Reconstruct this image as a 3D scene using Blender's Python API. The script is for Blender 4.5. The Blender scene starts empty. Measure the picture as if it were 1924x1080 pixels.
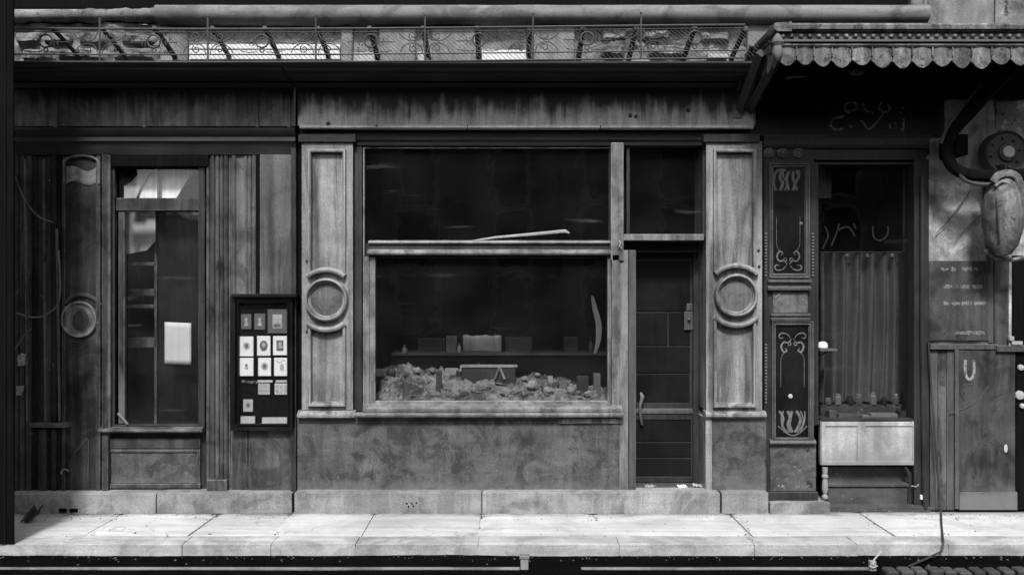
import bpy, math, random
from mathutils import Vector, noise as mnoise
R = random.Random(7)
rad = math.radians
scene = bpy.context.scene
col = scene.collection

# ---------------------------------------------------------------- camera, sky, sun, exposure
D, S, CX, CY, CZ = 8.0, 200.0, 962.0, 540.0, 2.1       # camera distance, pixels per metre on the facade, picture centre, eye height
cam_d = bpy.data.cameras.new('camera'); cam = bpy.data.objects.new('camera', cam_d); col.objects.link(cam)
cam.location = (0, -D, CZ); cam.rotation_euler = (rad(90), 0, 0)
cam_d.sensor_width = 36; cam_d.lens = 36 * D / (1924 / S)
cam_d.clip_start = 0.05; cam_d.clip_end = 1000
scene.camera = cam

SUN_EL, SUN_AZ = 50.0, -5.0      # elevation, degrees east of straight out from the facade
w = bpy.data.worlds.new('World'); scene.world = w; w.use_nodes = True
nt = w.node_tree; nt.nodes.clear()
sky = nt.nodes.new('ShaderNodeTexSky'); sky.sky_type = 'NISHITA'; sky.sun_disc = False
sky.sun_elevation = rad(SUN_EL); sky.sun_rotation = rad(180 - SUN_AZ)
sky.air_density = 1.0; sky.dust_density = 3.0
bwn = nt.nodes.new('ShaderNodeRGBToBW'); bg = nt.nodes.new('ShaderNodeBackground'); bg.inputs['Strength'].default_value = 0.10
wo = nt.nodes.new('ShaderNodeOutputWorld')
nt.links.new(sky.outputs[0], bwn.inputs[0]); nt.links.new(bwn.outputs[0], bg.inputs[0]); nt.links.new(bg.outputs[0], wo.inputs[0])
sl = bpy.data.lights.new('sun', 'SUN'); sl.energy = 2.4; sl.angle = rad(9); sl.color = (1, 1, 1)
so = bpy.data.objects.new('sun', sl); col.objects.link(so)
so.location = (0, -10, 20)
sd = Vector((math.sin(rad(SUN_AZ)) * math.cos(rad(SUN_EL)), -math.cos(rad(SUN_AZ)) * math.cos(rad(SUN_EL)), math.sin(rad(SUN_EL))))
so.rotation_euler = sd.to_track_quat('Z', 'Y').to_euler()
vs = scene.view_settings
vs.view_transform = 'Standard'; vs.look = 'None'; vs.gamma = 1; vs.use_curve_mapping = False
vs.exposure = 1.12
scene.cycles.max_bounces = 8; scene.cycles.transparent_max_bounces = 12

# ---------------------------------------------------------------- measuring helpers (photo pixels -> metres at depth y)
def sc(y): return S * D / (D + y)
def X(px, y=0.0): return (px - CX) / sc(y)
def Z(py, y=0.0): return CZ + (CY - py) / sc(y)
def P(px, py, y=0.0): return Vector((X(px, y), y, Z(py, y)))

# ---------------------------------------------------------------- mesh builder
WL = {}
class MB:
    def __init__(s): s.v = []; s.f = []
    def add(s, vs, fs):
        o = len(s.v); s.v += [Vector(v) for v in vs]; s.f += [tuple(i + o for i in f) for f in fs]; return s
    def box(s, x0, x1, y0, y1, z0, z1, b=0.003):
        lo = (min(x0, x1), min(y0, y1), min(z0, z1)); hi = (max(x0, x1), max(y0, y1), max(z0, z1))
        b = min(b, *(0.3 * (hi[i] - lo[i]) for i in range(3)))
        V = []; I = {}
        for c in range(8):
            for a in range(3):
                p = []
                for k in range(3):
                    up = (c >> k) & 1
                    e = hi[k] if up else lo[k]
                    if k != a: e += -b if up else b
                    p.append(e)
                I[c, a] = len(V); V.append(p)
        F = []
        for a in range(3):
            k, l = [q for q in range(3) if q != a]
            for sgn in (0, 1):
                q = [sgn << a, (sgn << a) | (1 << k), (sgn << a) | (1 << k) | (1 << l), (sgn << a) | (1 << l)]
                f = [I[c, a] for c in q]
                flip = (sgn == 1) ^ (a == 1)
                F.append(f if flip else f[::-1])
            for kk in (0, 1):
                for ll in (0, 1):
                    c0 = (kk << k) | (ll << l); c1 = c0 | (1 << a)
                    F.append([I[c0, k], I[c1, k], I[c1, l], I[c0, l]])
        for c in range(8): F.append([I[c, 0], I[c, 1], I[c, 2]])
        return s.add(V, F)
    def pbox(s, px0, py0, px1, py1, yf, yb, b=0.003):          # pixel rectangle on its front face at depth yf
        return s.box(X(px0, yf), X(px1, yf), yf, yb, Z(py1, yf), Z(py0, yf), b)
    def exx(s, prof, x0, x1, seg=1):                            # (y,z) profile along x
        n = len(prof); V = []
        for k in range(seg + 1):
            x = x0 + (x1 - x0) * k / seg
            V += [(x, y, z) for y, z in prof]
        F = [[k*n+i, k*n+(i+1) % n, (k+1)*n+(i+1) % n, (k+1)*n+i] for k in range(seg) for i in range(n)]
        F += [list(range(n))[::-1], [seg*n+i for i in range(n)]]
        return s.add(V, F)
    def sweep(s, path, prof, y0, closed=True):                  # path in (x,z), profile (u = to the left of travel, v = proud)
        n = len(path); m = len(prof); V = []
        for i in range(n):
            a = Vector(path[i]) - Vector(path[i-1]) if (closed or i > 0) else None
            b = Vector(path[(i+1) % n]) - Vector(path[i]) if (closed or i < n-1) else None
            a = a or b; b = b or a
            a = a.normalized(); b = b.normalized()
            na = Vector((-a.y, a.x)); nb = Vector((-b.y, b.x))
            t = na + nb; t = t / max(0.2, t.dot(na))
            for u, v in prof: V.append((path[i][0] + t.x*u, y0 - v, path[i][1] + t.y*u))
        F = []
        for i in range(n if closed else n-1):
            j = (i+1) % n
            for k in range(m if closed else m): F.append([i*m+k, i*m+(k+1) % m, j*m+(k+1) % m, j*m+k])
        if not closed: F += [list(range(m)), [(n-1)*m+k for k in range(m)][::-1]]
        return s.add(V, F)
    def prect(s, px0, py0, px1, py1, prof, y0):
        x0, x1, z0, z1 = X(px0, y0), X(px1, y0), Z(py1, y0), Z(py0, y0)
        return s.sweep([(x0, z0), (x1, z0), (x1, z1), (x0, z1)], prof, y0)
    def tube(s, pts, r, n=6, closed=False, flat=None):
        pts = [Vector(p) for p in pts]; N = len(pts); V = []
        rr = r if isinstance(r, (list, tuple)) else [r]*N
        ref = None
        for i in range(N):
            d = (pts[(i+1) % N] - pts[i-1]) if closed else (pts[min(i+1, N-1)] - pts[max(i-1, 0)])
            d.normalize()
            if ref is None:
                ref = Vector((0, 1, 0)) if abs(d.y) < 0.9 else Vector((1, 0, 0))
            u = (ref - d*ref.dot(d)).normalized(); ref = u; q = d.cross(u)
            for k in range(n):
                a = 2*math.pi*k/n
                V.append(pts[i] + u*math.cos(a)*rr[i]*(flat or 1) + q*math.sin(a)*rr[i])
        F = []
        for i in range(N if closed else N-1):
            j = (i+1) % N
            for k in range(n): F.append([i*n+k, i*n+(k+1) % n, j*n+(k+1) % n, j*n+k])
        if not closed: F += [list(range(n))[::-1], [(N-1)*n+k for k in range(n)]]
        return s.add(V, F)
    def lathe(s, c, prof, axis='z', n=16):                      # profile (r,h)
        c = Vector(c); V = []
        for r, h in prof:
            for k in range(n):
                a = 2*math.pi*k/n
                if axis == 'z': V.append(c + Vector((r*math.cos(a), r*math.sin(a), h)))
                elif axis == 'x': V.append(c + Vector((h, r*math.cos(a), r*math.sin(a))))
                else: V.append(c + Vector((r*math.cos(a), -h, r*math.sin(a))))
        m = len(prof)
        F = [[i*n+k, i*n+(k+1) % n, (i+1)*n+(k+1) % n, (i+1)*n+k] for i in range(m-1) for k in range(n)]
        F += [list(range(n))[::-1], [(m-1)*n+k for k in range(n)]]
        return s.add(V, F)
    def grid(s, fn, nu, nv):
        V = [fn(i/nu, j/nv) for j in range(nv+1) for i in range(nu+1)]
        F = [[j*(nu+1)+i, j*(nu+1)+i+1, (j+1)*(nu+1)+i+1, (j+1)*(nu+1)+i] for j in range(nv) for i in range(nu)]
        return s.add(V, F)
    def text(s, body, px, py, y, h, align='LEFT', shear=0.0, ext=0.001):
        cu = bpy.data.curves.new('lettering_curve', 'FONT'); cu.body = body; cu.size = h; cu.align_x = align; cu.shear = shear
        cu.extrude = ext; cu.resolution_u = 3
        o = bpy.data.objects.new('lettering_tmp', cu); col.objects.link(o)
        bpy.context.view_layer.update()
        me = bpy.data.meshes.new_from_object(o.evaluated_get(bpy.context.evaluated_depsgraph_get()))
        p = P(px, py, y)
        V = [(p.x + v.co.x, p.y - v.co.z, p.z + v.co.y) for v in me.vertices]; F = [list(f.vertices) for f in me.polygons]
        bpy.data.objects.remove(o); bpy.data.curves.remove(cu); bpy.data.meshes.remove(me)
        return s.add(V, F)
    def build(s, name, mat, parent=None, smooth=True, wob=0.0):
        me = bpy.data.meshes.new(name)
        xs = [v.x for v in s.v]; ys = [v.y for v in s.v]; zs = [v.z for v in s.v]
        base = Vector(((min(xs)+max(xs))/2, (min(ys)+max(ys))/2, min(zs)))
        me.from_pydata([v - base for v in s.v], [], s.f)
        import bmesh
        bm = bmesh.new(); bm.from_mesh(me); bmesh.ops.recalc_face_normals(bm, faces=bm.faces[:]); bm.to_mesh(me); bm.free()
        if smooth:
            me.polygons.foreach_set('use_smooth', [True]*len(me.polygons)); me.set_sharp_from_angle(angle=rad(32))
        me.materials.append(mat)
        o = bpy.data.objects.new(name, me); col.objects.link(o)
        if parent is not None: o.parent = parent; o.location = base - WL[parent.name]
        else: o.location = base
        WL[o.name] = base
        return o

def tag(o, label=None, cat=None, group=None, kind=None):
    if label: o['label'] = label
    if cat: o['category'] = cat
    if group: o['group'] = group
    if kind: o['kind'] = kind
    return o
def thing(name, loc, label, cat, group=None):
    o = bpy.data.objects.new(name, None); col.objects.link(o); o.location = loc; o.empty_display_size = 0.1
    WL[o.name] = Vector(loc)
    return tag(o, label, cat, group)

def arcpts(px, py, r, a0, a1, n, y=0.0):
    return [P(px + r*math.cos(rad(a0 + (a1-a0)*i/n)), py - r*math.sin(rad(a0 + (a1-a0)*i/n)), y) for i in range(n+1)]
def spiral(px, py, r0, r1, a0, a1, n, y):
    return [P(px + (r0+(r1-r0)*i/n)*math.cos(rad(a0+(a1-a0)*i/n)), py - (r0+(r1-r0)*i/n)*math.sin(rad(a0+(a1-a0)*i/n)), y) for i in range(n+1)]
def curve(pts, y, n=8):                                         # Catmull-Rom through pixel points
    out = []; q = [pts[0]] + list(pts) + [pts[-1]]
    for i in range(1, len(q)-2):
        for k in range(n):
            t = k/n; a, b, c, d = (Vector(p) for p in q[i-1:i+3])
            v = 0.5*((2*b) + (c-a)*t + (2*a-5*b+4*c-d)*t*t + (3*b-a-3*c+d)*t**3)
            out.append(P(v.x, v.y, y))
    out.append(P(pts[-1][0], pts[-1][1], y)); return out

# ---------------------------------------------------------------- materials (all neutral: a black-and-white plate)
def mat(name, v, var=.25, streak=.25, fine=.12, chips=0, chipv=.5, rough=.65, bump=.25, spec=.3, big=2.2,
        sv=(38, 38, 1.6), rnd=0.0, drip=None, chipscale=14, metal=0, cracks=0, gr=85, floor=None, edge=0, stain=0, blot=0, bscale=2.6, walld=0):
    m = bpy.data.materials.new(name); m.use_nodes = True; nt = m.node_tree; N = nt.nodes; L = nt.links
    bs = N['Principled BSDF']
    geo = N.new('ShaderNodeNewGeometry'); pos = geo.outputs['Position']
    def noise(scale, detail, rough_, vec=None, off=0, dist=0):
        mp = N.new('ShaderNodeMapping'); L.new(pos, mp.inputs[0]); mp.inputs['Location'].default_value = (off, off*.7, off*1.3)
        if vec: mp.inputs['Scale'].default_value = vec
        t = N.new('ShaderNodeTexNoise'); t.inputs['Scale'].default_value = scale; t.inputs['Detail'].default_value = detail; t.inputs['Roughness'].default_value = rough_
        t.inputs['Distortion'].default_value = dist
        L.new(mp.outputs[0], t.inputs[0]); return t.outputs[0]
    def mr(x, a, b, c, d, smooth=False):
        r = N.new('ShaderNodeMapRange'); r.inputs[1].default_value = a; r.inputs[2].default_value = b; r.inputs[3].default_value = c; r.inputs[4].default_value = d
        if smooth: r.interpolation_type = 'SMOOTHSTEP'
        L.new(x, r.inputs[0]); return r.outputs[0]
    def mth(op, a, b):
        r = N.new('ShaderNodeMath'); r.operation = op
        for i, q in enumerate((a, b)):
            if isinstance(q, (int, float)): r.inputs[i].default_value = q
            else: L.new(q, r.inputs[i])
        return r.outputs[0]
    def mix(f, a, b):
        return mth('ADD', mth('MULTIPLY', a, mth('SUBTRACT', 1.0, f)), mth('MULTIPLY', f, b))
    n1 = noise(big, 7, .62, off=3.1, dist=.4); n2 = noise(1, 5, .6, sv, 1.7); n3 = noise(gr, 3, .6, off=.3)
    val = mth('MULTIPLY', v, mr(n1, .28, .72, 1-var, 1+var))
    fine = min(.5, fine*1.2)
    val = mth('MULTIPLY', val, mr(n2, .28, .72, 1-streak, 1+streak))
    val = mth('MULTIPLY', val, mr(n3, .25, .75, 1-fine, 1+fine))
    if rnd:
        oi = N.new('ShaderNodeObjectInfo'); val = mth('MULTIPLY', val, mr(oi.outputs['Random'], 0, 1, 1-rnd, 1+rnd))
    height = mth('ADD', mth('MULTIPLY', n2, .5), mth('MULTIPLY', n3, .5))
    if stain:                                                   # broad runs and blotches of old dirt
        st = mr(noise(1, 6, .62, (7, 7, .55), 6.6, 1.2), .44, .60, 0, 1, True); st = mth('MULTIPLY', st, mr(noise(1.7, 5, .6, off=12.3), .35, .6, .25, 1))
        val = mth('MULTIPLY', val, mr(st, 0, 1, 1.0, 1-stain))
    if blot:                                                    # irregular damp and soot blotches
        bl = mr(noise(bscale, 9, .66, off=21.7, dist=.8), .47, .60, 0, 1, True)
        val = mth('MULTIPLY', val, mr(bl, 0, 1, 1.0, 1-blot))
    if edge:                                                    # pale arrises: rubbed paint, plus lit edges put into the colour
        bv = N.new('ShaderNodeBevel'); bv.samples = 3; bv.inputs['Radius'].default_value = .010
        dt = N.new('ShaderNodeVectorMath'); dt.operation = 'DOT_PRODUCT'; L.new(bv.outputs[0], dt.inputs[0]); L.new(geo.outputs['Normal'], dt.inputs[1])
        em = mth('MULTIPLY', mr(dt.outputs['Value'], .985, .90, 0, 1), mr(noise(9, 6, .7, off=15.1), .42, .58, 0, 1))
        val = mix(mth('MULTIPLY', em, .75), val, edge)
    if chips:
        n4 = noise(chipscale, 9, .68, off=9.2)
        ch = mr(n4, .74-chips, .79-chips, 0, 1)
        val = mix(ch, val, chipv); height = mth('SUBTRACT', height, mth('MULTIPLY', ch, .5))
    if cracks:
        vo = N.new('ShaderNodeTexVoronoi'); vo.feature = 'DISTANCE_TO_EDGE'; vo.inputs['Scale'].default_value = cracks
        wv = N.new('ShaderNodeVectorMath'); wv.operation = 'ADD'; sp = N.new('ShaderNodeTexNoise'); sp.inputs['Scale'].default_value = 5
        L.new(pos, sp.inputs[0])
        sc_ = N.new('ShaderNodeVectorMath'); sc_.operation = 'SCALE'; sc_.inputs['Scale'].default_value = .35; L.new(sp.outputs[1], sc_.inputs[0])
        L.new(pos, wv.inputs[0]); L.new(sc_.outputs[0], wv.inputs[1]); L.new(wv.outputs[0], vo.inputs['Vector'])
        ck = mth('MULTIPLY', mr(vo.outputs['Distance'], .0, .012, 1, 0), mr(noise(1.3, 2, .5, off=7), .54, .64, 0, .5))
        val = mix(ck, val, v*.3); height = mth('SUBTRACT', height, ck)
    if drip:                                                    # soot that has run down from z1 towards z0
        z0, z1, dv, amp = drip
        sx = N.new('ShaderNodeSeparateXYZ'); L.new(pos, sx.inputs[0])
        nd = noise(1, 4, .65, (9, 9, .35), 4.4); ne = noise(6, 6, .6, (1, 1, 1), 2.2)
        t = mth('ADD', sx.outputs[2], mth('ADD', mth('MULTIPLY', mth('SUBTRACT', nd, .5), amp), mth('MULTIPLY', mth('SUBTRACT', ne, .5), amp*.5)))
        val = mix(mr(t, z0, z1, 0, 1, True), val, dv)
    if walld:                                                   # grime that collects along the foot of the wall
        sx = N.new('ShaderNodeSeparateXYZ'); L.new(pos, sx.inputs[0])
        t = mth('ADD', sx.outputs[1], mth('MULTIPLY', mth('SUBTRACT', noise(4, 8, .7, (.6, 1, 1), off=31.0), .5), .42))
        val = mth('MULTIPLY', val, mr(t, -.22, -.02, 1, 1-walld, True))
    if floor:                                                   # splashed street dirt at the foot
        z0, z1, dv = floor
        sx = N.new('ShaderNodeSeparateXYZ'); L.new(pos, sx.inputs[0])
        t = mth('ADD', sx.outputs[2], mth('MULTIPLY', mth('SUBTRACT', noise(7, 6, .6, off=5.5), .5), .35))
        val = mix(mr(t, z0, z1, .8, 0, True), val, dv)
    L.new(val, bs.inputs['Base Color'])
    bs.inputs['Roughness'].default_value = rough; bs.inputs['Specular IOR Level'].default_value = spec; bs.inputs['Metallic'].default_value = metal
    L.new(mr(n1, .3, .7, max(.05, rough-.12), min(1, rough+.12)), bs.inputs['Roughness'])
    if bump:
        bp = N.new('ShaderNodeBump'); bp.inputs['Strength'].default_value = bump; bp.inputs['Distance'].default_value = .006
        L.new(height, bp.inputs['Height']); L.new(bp.outputs[0], bs.inputs['Normal'])
    return m

def glass(name, dust=.02, tint=.85, smear=.12, off=0.0):
    m = bpy.data.materials.new(name); m.use_nodes = True; nt = m.node_tree; N = nt.nodes; L = nt.links; N.clear()
    out = N.new('ShaderNodeOutputMaterial'); tr = N.new('ShaderNodeBsdfTransparent'); gl = N.new('ShaderNodeBsdfGlossy'); df = N.new('ShaderNodeBsdfDiffuse')
    tr.inputs[0].default_value = (tint,)*3 + (1,); gl.inputs['Roughness'].default_value = .015; df.inputs[0].default_value = (.45, .45, .45, 1)
    m1 = N.new('ShaderNodeMixShader'); m2 = N.new('ShaderNodeMixShader')
    geo = N.new('ShaderNodeNewGeometry')
    dp = N.new('ShaderNodeVectorMath'); dp.operation = 'DOT_PRODUCT'; L.new(geo.outputs['Normal'], dp.inputs[0]); L.new(geo.outputs['Incoming'], dp.inputs[1])
    def mm(op, a, b):
        q = N.new('ShaderNodeMath'); q.operation = op
        for i, x in enumerate((a, b)):
            if isinstance(x, (int, float)): q.inputs[i].default_value = x
            else: L.new(x, q.inputs[i])
        return q.outputs[0]
    ab = mm('ABSOLUTE', dp.outputs['Value'], 0)
    fres = mm('MULTIPLY_ADD', mm('POWER', mm('SUBTRACT', 1.0, ab), 5.0), .96)      # same reflectance from both sides of the thin pane
    fres.node.inputs[2].default_value = .04
    def nz(vec, sc_, lo, hi, a, b, o):
        mp = N.new('ShaderNodeMapping'); mp.inputs['Scale'].default_value = vec; mp.inputs['Location'].default_value = (o, o, o); L.new(geo.outputs['Position'], mp.inputs[0])
        t = N.new('ShaderNodeTexNoise'); t.inputs['Scale'].default_value = sc_; t.inputs['Detail'].default_value = 6; L.new(mp.outputs[0], t.inputs[0])
        r = N.new('ShaderNodeMapRange'); r.inputs[1].default_value = lo; r.inputs[2].default_value = hi; r.inputs[3].default_value = a; r.inputs[4].default_value = b; L.new(t.outputs[0], r.inputs[0]); return r.outputs[0]
    a = nz((1, 1, 1), 2.0, .35, .75, dust*.4, dust*1.6, off); b = nz((.7, 1, 6.5), 1.6, .64, .78, 0, smear, off+2.3)
    ad = N.new('ShaderNodeMath'); L.new(a, ad.inputs[0]); L.new(b, ad.inputs[1])
    # a clean pane is wavy: faint bump
    wv = N.new('ShaderNodeTexNoise'); wv.inputs['Scale'].default_value = 3; L.new(geo.outputs['Position'], wv.inputs[0])
    bp = N.new('ShaderNodeBump'); bp.inputs['Strength'].default_value = .12; bp.inputs['Distance'].default_value = .02; L.new(wv.outputs[0], bp.inputs['Height']); L.new(bp.outputs[0], gl.inputs['Normal'])
    L.new(fres, m1.inputs[0]); L.new(tr.outputs[0], m1.inputs[1]); L.new(gl.outputs[0], m1.inputs[2])
    L.new(ad.outputs[0], m2.inputs[0]); L.new(m1.outputs[0], m2.inputs[1]); L.new(df.outputs[0], m2.inputs[2])
    L.new(m2.outputs[0], out.inputs[0]); return m

M = {}
M['main_paint'] = mat('main_grey_paint', .20, .25, .5, .25, chips=.05, chipv=.06, chipscale=8, rough=.5, bump=.6, sv=(10, 10, .55), edge=.42, stain=.65, blot=.15, bscale=3)
M['main_frame'] = mat('window_frame_paint', .16, .35, .4, .28, chips=.07, chipv=.36, rough=.5, bump=.5, sv=(12, 12, 1.0), chipscale=20, edge=.45, stain=.5, blot=.4)
M['fascia'] = mat('fascia_paint', .34, .25, .2, .2, chips=.03, chipv=.16, rough=.65, bump=.4, drip=(3.64, 3.86, .028, .62), stain=.3)
M['fascia_left'] = mat('left_fascia_paint', .15, .45, .5, .3, chips=.04, chipv=.2, rough=.65, bump=.4, sv=(7, 7, .5), drip=(3.70, 3.95, .015, .7), stain=.55, blot=.3)
M['cornice'] = mat('cornice_paint', .018, .4, .4, .25, chips=.02, chipv=.05, rough=.65, bump=.3, sv=(1.6, 30, 40))
M['dark_wood'] = mat('dark_wood_paint', .024, .4, .45, .25, chips=.04, chipv=.09, rough=.45, bump=.4, edge=.09)
M['left_paint'] = mat('left_front_paint', .05, .4, .55, .28, chips=.07, chipv=.15, rough=.4, bump=.7, sv=(10, 10, .7), edge=.2, stain=.6, blot=.45)
M['left_mid'] = mat('left_panel_paint', .085, .35, .35, .25, chips=.03, chipv=.03, rough=.5, bump=.4, sv=(8, 8, .5), edge=.22, stain=.5, blot=.2)
M['left_light'] = mat('left_front_worn_paint', .078, .4, .5, .25, chips=.06, chipv=.2, rough=.45, bump=.6, sv=(10, 10, .7), edge=.26, stain=.6, blot=.5)
M['plank'] = mat('old_plank', .036, .5, .6, .3, chips=.11, chipv=.18, rough=.7, bump=1.0, sv=(16, 16, .8), rnd=.6, stain=.5, blot=.5)
M['riser'] = mat('stall_riser_stone', .075, .45, .2, .45, chips=.11, chipv=.2, rough=.7, bump=.9, big=3.0, sv=(3, 3, 14), chipscale=34, floor=(.1, .34, .14), stain=.35, blot=.5, bscale=4.5)
M['plinth'] = mat('plinth_stone', .21, .3, .2, .28, chips=.06, chipv=.07, rough=.8, bump=.7, sv=(1.5, 6, 9), rnd=.12, stain=.25, blot=.35, bscale=3)
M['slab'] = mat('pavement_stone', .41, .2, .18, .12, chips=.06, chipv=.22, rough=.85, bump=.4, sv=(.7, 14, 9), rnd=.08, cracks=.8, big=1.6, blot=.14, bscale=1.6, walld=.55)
M['kerb'] = mat('kerb_stone', .33, .25, .25, .2, chips=.07, chipv=.14, rough=.85, bump=.6, sv=(1, 14, 12), rnd=.10, blot=.25, bscale=3.5)
M['road'] = mat('tarred_road', .0035, .4, .2, .3, rough=.95, bump=.4, spec=0, big=4)
M['sett'] = mat('granite_sett', .05, .3, .2, .3, rough=.9, bump=.5, rnd=.3, spec=.1)
M['black'] = mat('black_paint', .004, .4, .4, .2, rough=.8, bump=.3, spec=.05)
M['black_gloss'] = mat('black_lacquer', .006, .4, .3, .2, chips=.02, chipv=.03, rough=.4, bump=.15, spec=.25)
M['iron'] = mat('old_iron', .03, .4, .2, .3, chips=.03, chipv=.1, rough=.6, bump=.3, metal=0)
M['iron_grey'] = mat('railing_iron', .045, .4, .2, .3, chips=.03, chipv=.14, rough=.6, bump=.2)
M['upper_wall'] = mat('rough_render', .14, .55, .3, .4, chips=.16, chipv=.035, rough=.9, bump=1.0, big=4.5, sv=(5, 5, 8), chipscale=11)
M['upper_plain'] = mat('upper_plaster', .15, .4, .35, .3, chips=.09, chipv=.06, rough=.9, bump=.8, big=4, sv=(8, 8, 2.5), chipscale=12)
M['stone_pale'] = mat('pale_stone', .14, .25, .25, .2, chips=.05, chipv=.06, rough=.8, bump=.5, sv=(2, 20, 20), blot=.4)
M['white'] = mat('white_paint', .80, .12, .12, .06, chips=.02, chipv=.4, rough=.6, bump=.2)
M['white_dirty'] = mat('dirty_white_board', .31, .28, .25, .2, chips=.06, chipv=.14, rough=.6, bump=.4, sv=(12, 12, 1), floor=(.42, .62, .18), blot=.2)
M['sky_reflection'] = mat('sky_reflection_tone', .75, .3, .2, .15, rough=.9, bump=.2, spec=.05)
M['card_white'] = mat('photo_card_board', .58, .1, .05, .08, rough=.7, bump=.05)
M['paper'] = mat('paper', .34, .12, .08, .06, rough=.85, bump=.1, spec=.1)
M['paper_grey'] = mat('reflection_grey_tone', .34, .25, .1, .1, rough=.85, bump=.1, rnd=.2, spec=.1)
M['mount_dark'] = mat('dark_photo_mount', .085, .2, .1, .06, rough=.7, bump=.05)
M['ink'] = mat('photo_ink', .10, .5, .1, .3, rough=.6, bump=0, big=30)
M['ink_mid'] = mat('photo_midtone', .28, .5, .1, .3, rough=.6, bump=0, big=40)
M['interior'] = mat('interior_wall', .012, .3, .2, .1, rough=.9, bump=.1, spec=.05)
M['interior_mid'] = mat('interior_shelving', .15, .4, .3, .15, rough=.8, bump=.1, spec=.1)
M['reflection_dim'] = mat('reflection_band_tone', .075, .5, .5, .2, rough=.8, bump=.1, spec=.1, blot=.6)
M['curtain'] = mat('curtain_cloth', .085, .2, .3, .15, rough=.9, bump=.2, spec=.05, sv=(16, 16, .6))
M['curtain_dark'] = mat('dark_curtain_cloth', .012, .4, .4, .2, rough=.95, bump=.2, spec=.05, blot=.4)
M['goods_pale'] = mat('dusty_pale_goods', .17, .35, .2, .2, chips=.06, chipv=.08, rough=.7, bump=.3)
M['goods_mid'] = mat('dusty_mid_goods', .085, .4, .2, .2, chips=.06, chipv=.2, rough=.6, bump=.3)
M['goods_dark'] = mat('dusty_dark_goods', .025, .4, .2, .2, chips=.05, chipv=.1, rough=.5, bump=.3)
M['cloth'] = mat('crumpled_cloth', .115, .6, .3, .4, chips=.10, chipv=.42, rough=.9, bump=1.0, big=7, sv=(12, 12, 12), chipscale=15, spec=.1, blot=.7, bscale=4)  # pale flecks put glints into the colour of the cloth
M['gilt'] = mat('dull_gilding', .12, .5, .3, .3, chips=.14, chipv=.02, rough=.5, bump=.1, chipscale=30)
M['trim_right'] = mat('right_front_dark_paint', .022, .35, .4, .25, chips=.04, chipv=.08, rough=.45, bump=.4, edge=.06)
M['trim_grey'] = mat('right_front_grey_paint', .065, .35, .35, .25, chips=.05, chipv=.18, rough=.5, bump=.4, edge=.16)
M['base_right'] = mat('scuffed_stone', .055, .5, .25, .4, chips=.12, chipv=.28, rough=.7, bump=.6, chipscale=28, sv=(4, 4, 12))
M['plaster'] = mat('peeling_plaster', .36, .4, .25, .3, chips=.13, chipv=.26, rough=.85, bump=1.0, big=3.2, sv=(6, 6, 5), chipscale=8, stain=.4, blot=.45, bscale=3)
M['zinc'] = mat('weathered_zinc', .12, .5, .45, .3, chips=.16, chipv=.03, rough=.6, bump=.9, big=8, sv=(20, 20, 3), rnd=.35, chipscale=18, stain=.5, blot=.5, bscale=6)
M['cabinet'] = mat('cabinet_paint', .06, .35, .3, .25, chips=.06, chipv=.16, rough=.5, bump=.5, sv=(9, 9, 1), floor=(.12, .32, .1), stain=.4, blot=.5)
M['vessel'] = mat('weathered_vessel', .13, .45, .4, .3, chips=.13, chipv=.035, rough=.55, bump=.8, big=6, sv=(16, 16, 3), stain=.5, blot=.5, bscale=7)
M['house'] = mat('opposite_plaster', .07, .25, .2, .1, rough=.9, bump=.2)
M['houses_pale'] = mat('opposite_pale_plaster', .22, .25, .2, .1, rough=.9, bump=.2)
M['roof'] = mat('opposite_roof', .05, .3, .2, .2, rough=.8, bump=.3)
M['letter_dim'] = mat('worn_lettering', .055, .5, .3, .3, chips=.18, chipv=.008, rough=.7, bump=0, chipscale=24)
M['letter_glass'] = mat('ghost_lettering', .006, .5, .3, .3, chips=.2, chipv=.006, rough=.8, bump=0, chipscale=24)
M['letter_bar'] = mat('ghost_bars', .16, .4, .3, .3, chips=.2, chipv=.05, rough=.85, bump=0, chipscale=18)
M['letter_pale'] = mat('worn_pale_lettering', .24, .4, .2, .3, chips=.22, chipv=.07, rough=.8, bump=0, chipscale=26)
G_main = glass('main_window_glass', .006, .97, .06, 0.0)
G_left = glass('left_window_glass', .011, .97, .06, 5.0)  # extra diffuse haze imitates a milky reflection in this pane
G_right = glass('right_window_glass', .004, .9, .02, 9.0)
G_case = glass('showcase_glass', .004, .98, .0, 3.0)

HALF = [(-.5, 0), (-.5, .5), (-.32, .9), (0, 1), (.32, .9), (.5, .5), (.5, 0)]
def half(wd, h): return [(u*wd, v*h) for u, v in HALF]
OGEE = [(0, 0), (0, 1), (.18, 1), (.3, .75), (.5, .6), (.62, .9), (.78, .9), (.9, .4), (1, .3), (1, 0)]
def ogee(wd, h): return [(u*wd, v*h) for u, v in OGEE]
def flat(wd, h): return [(0, 0), (0, h-.003), (.003, h), (wd-.003, h), (wd, h-.003), (wd, 0)]

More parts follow.
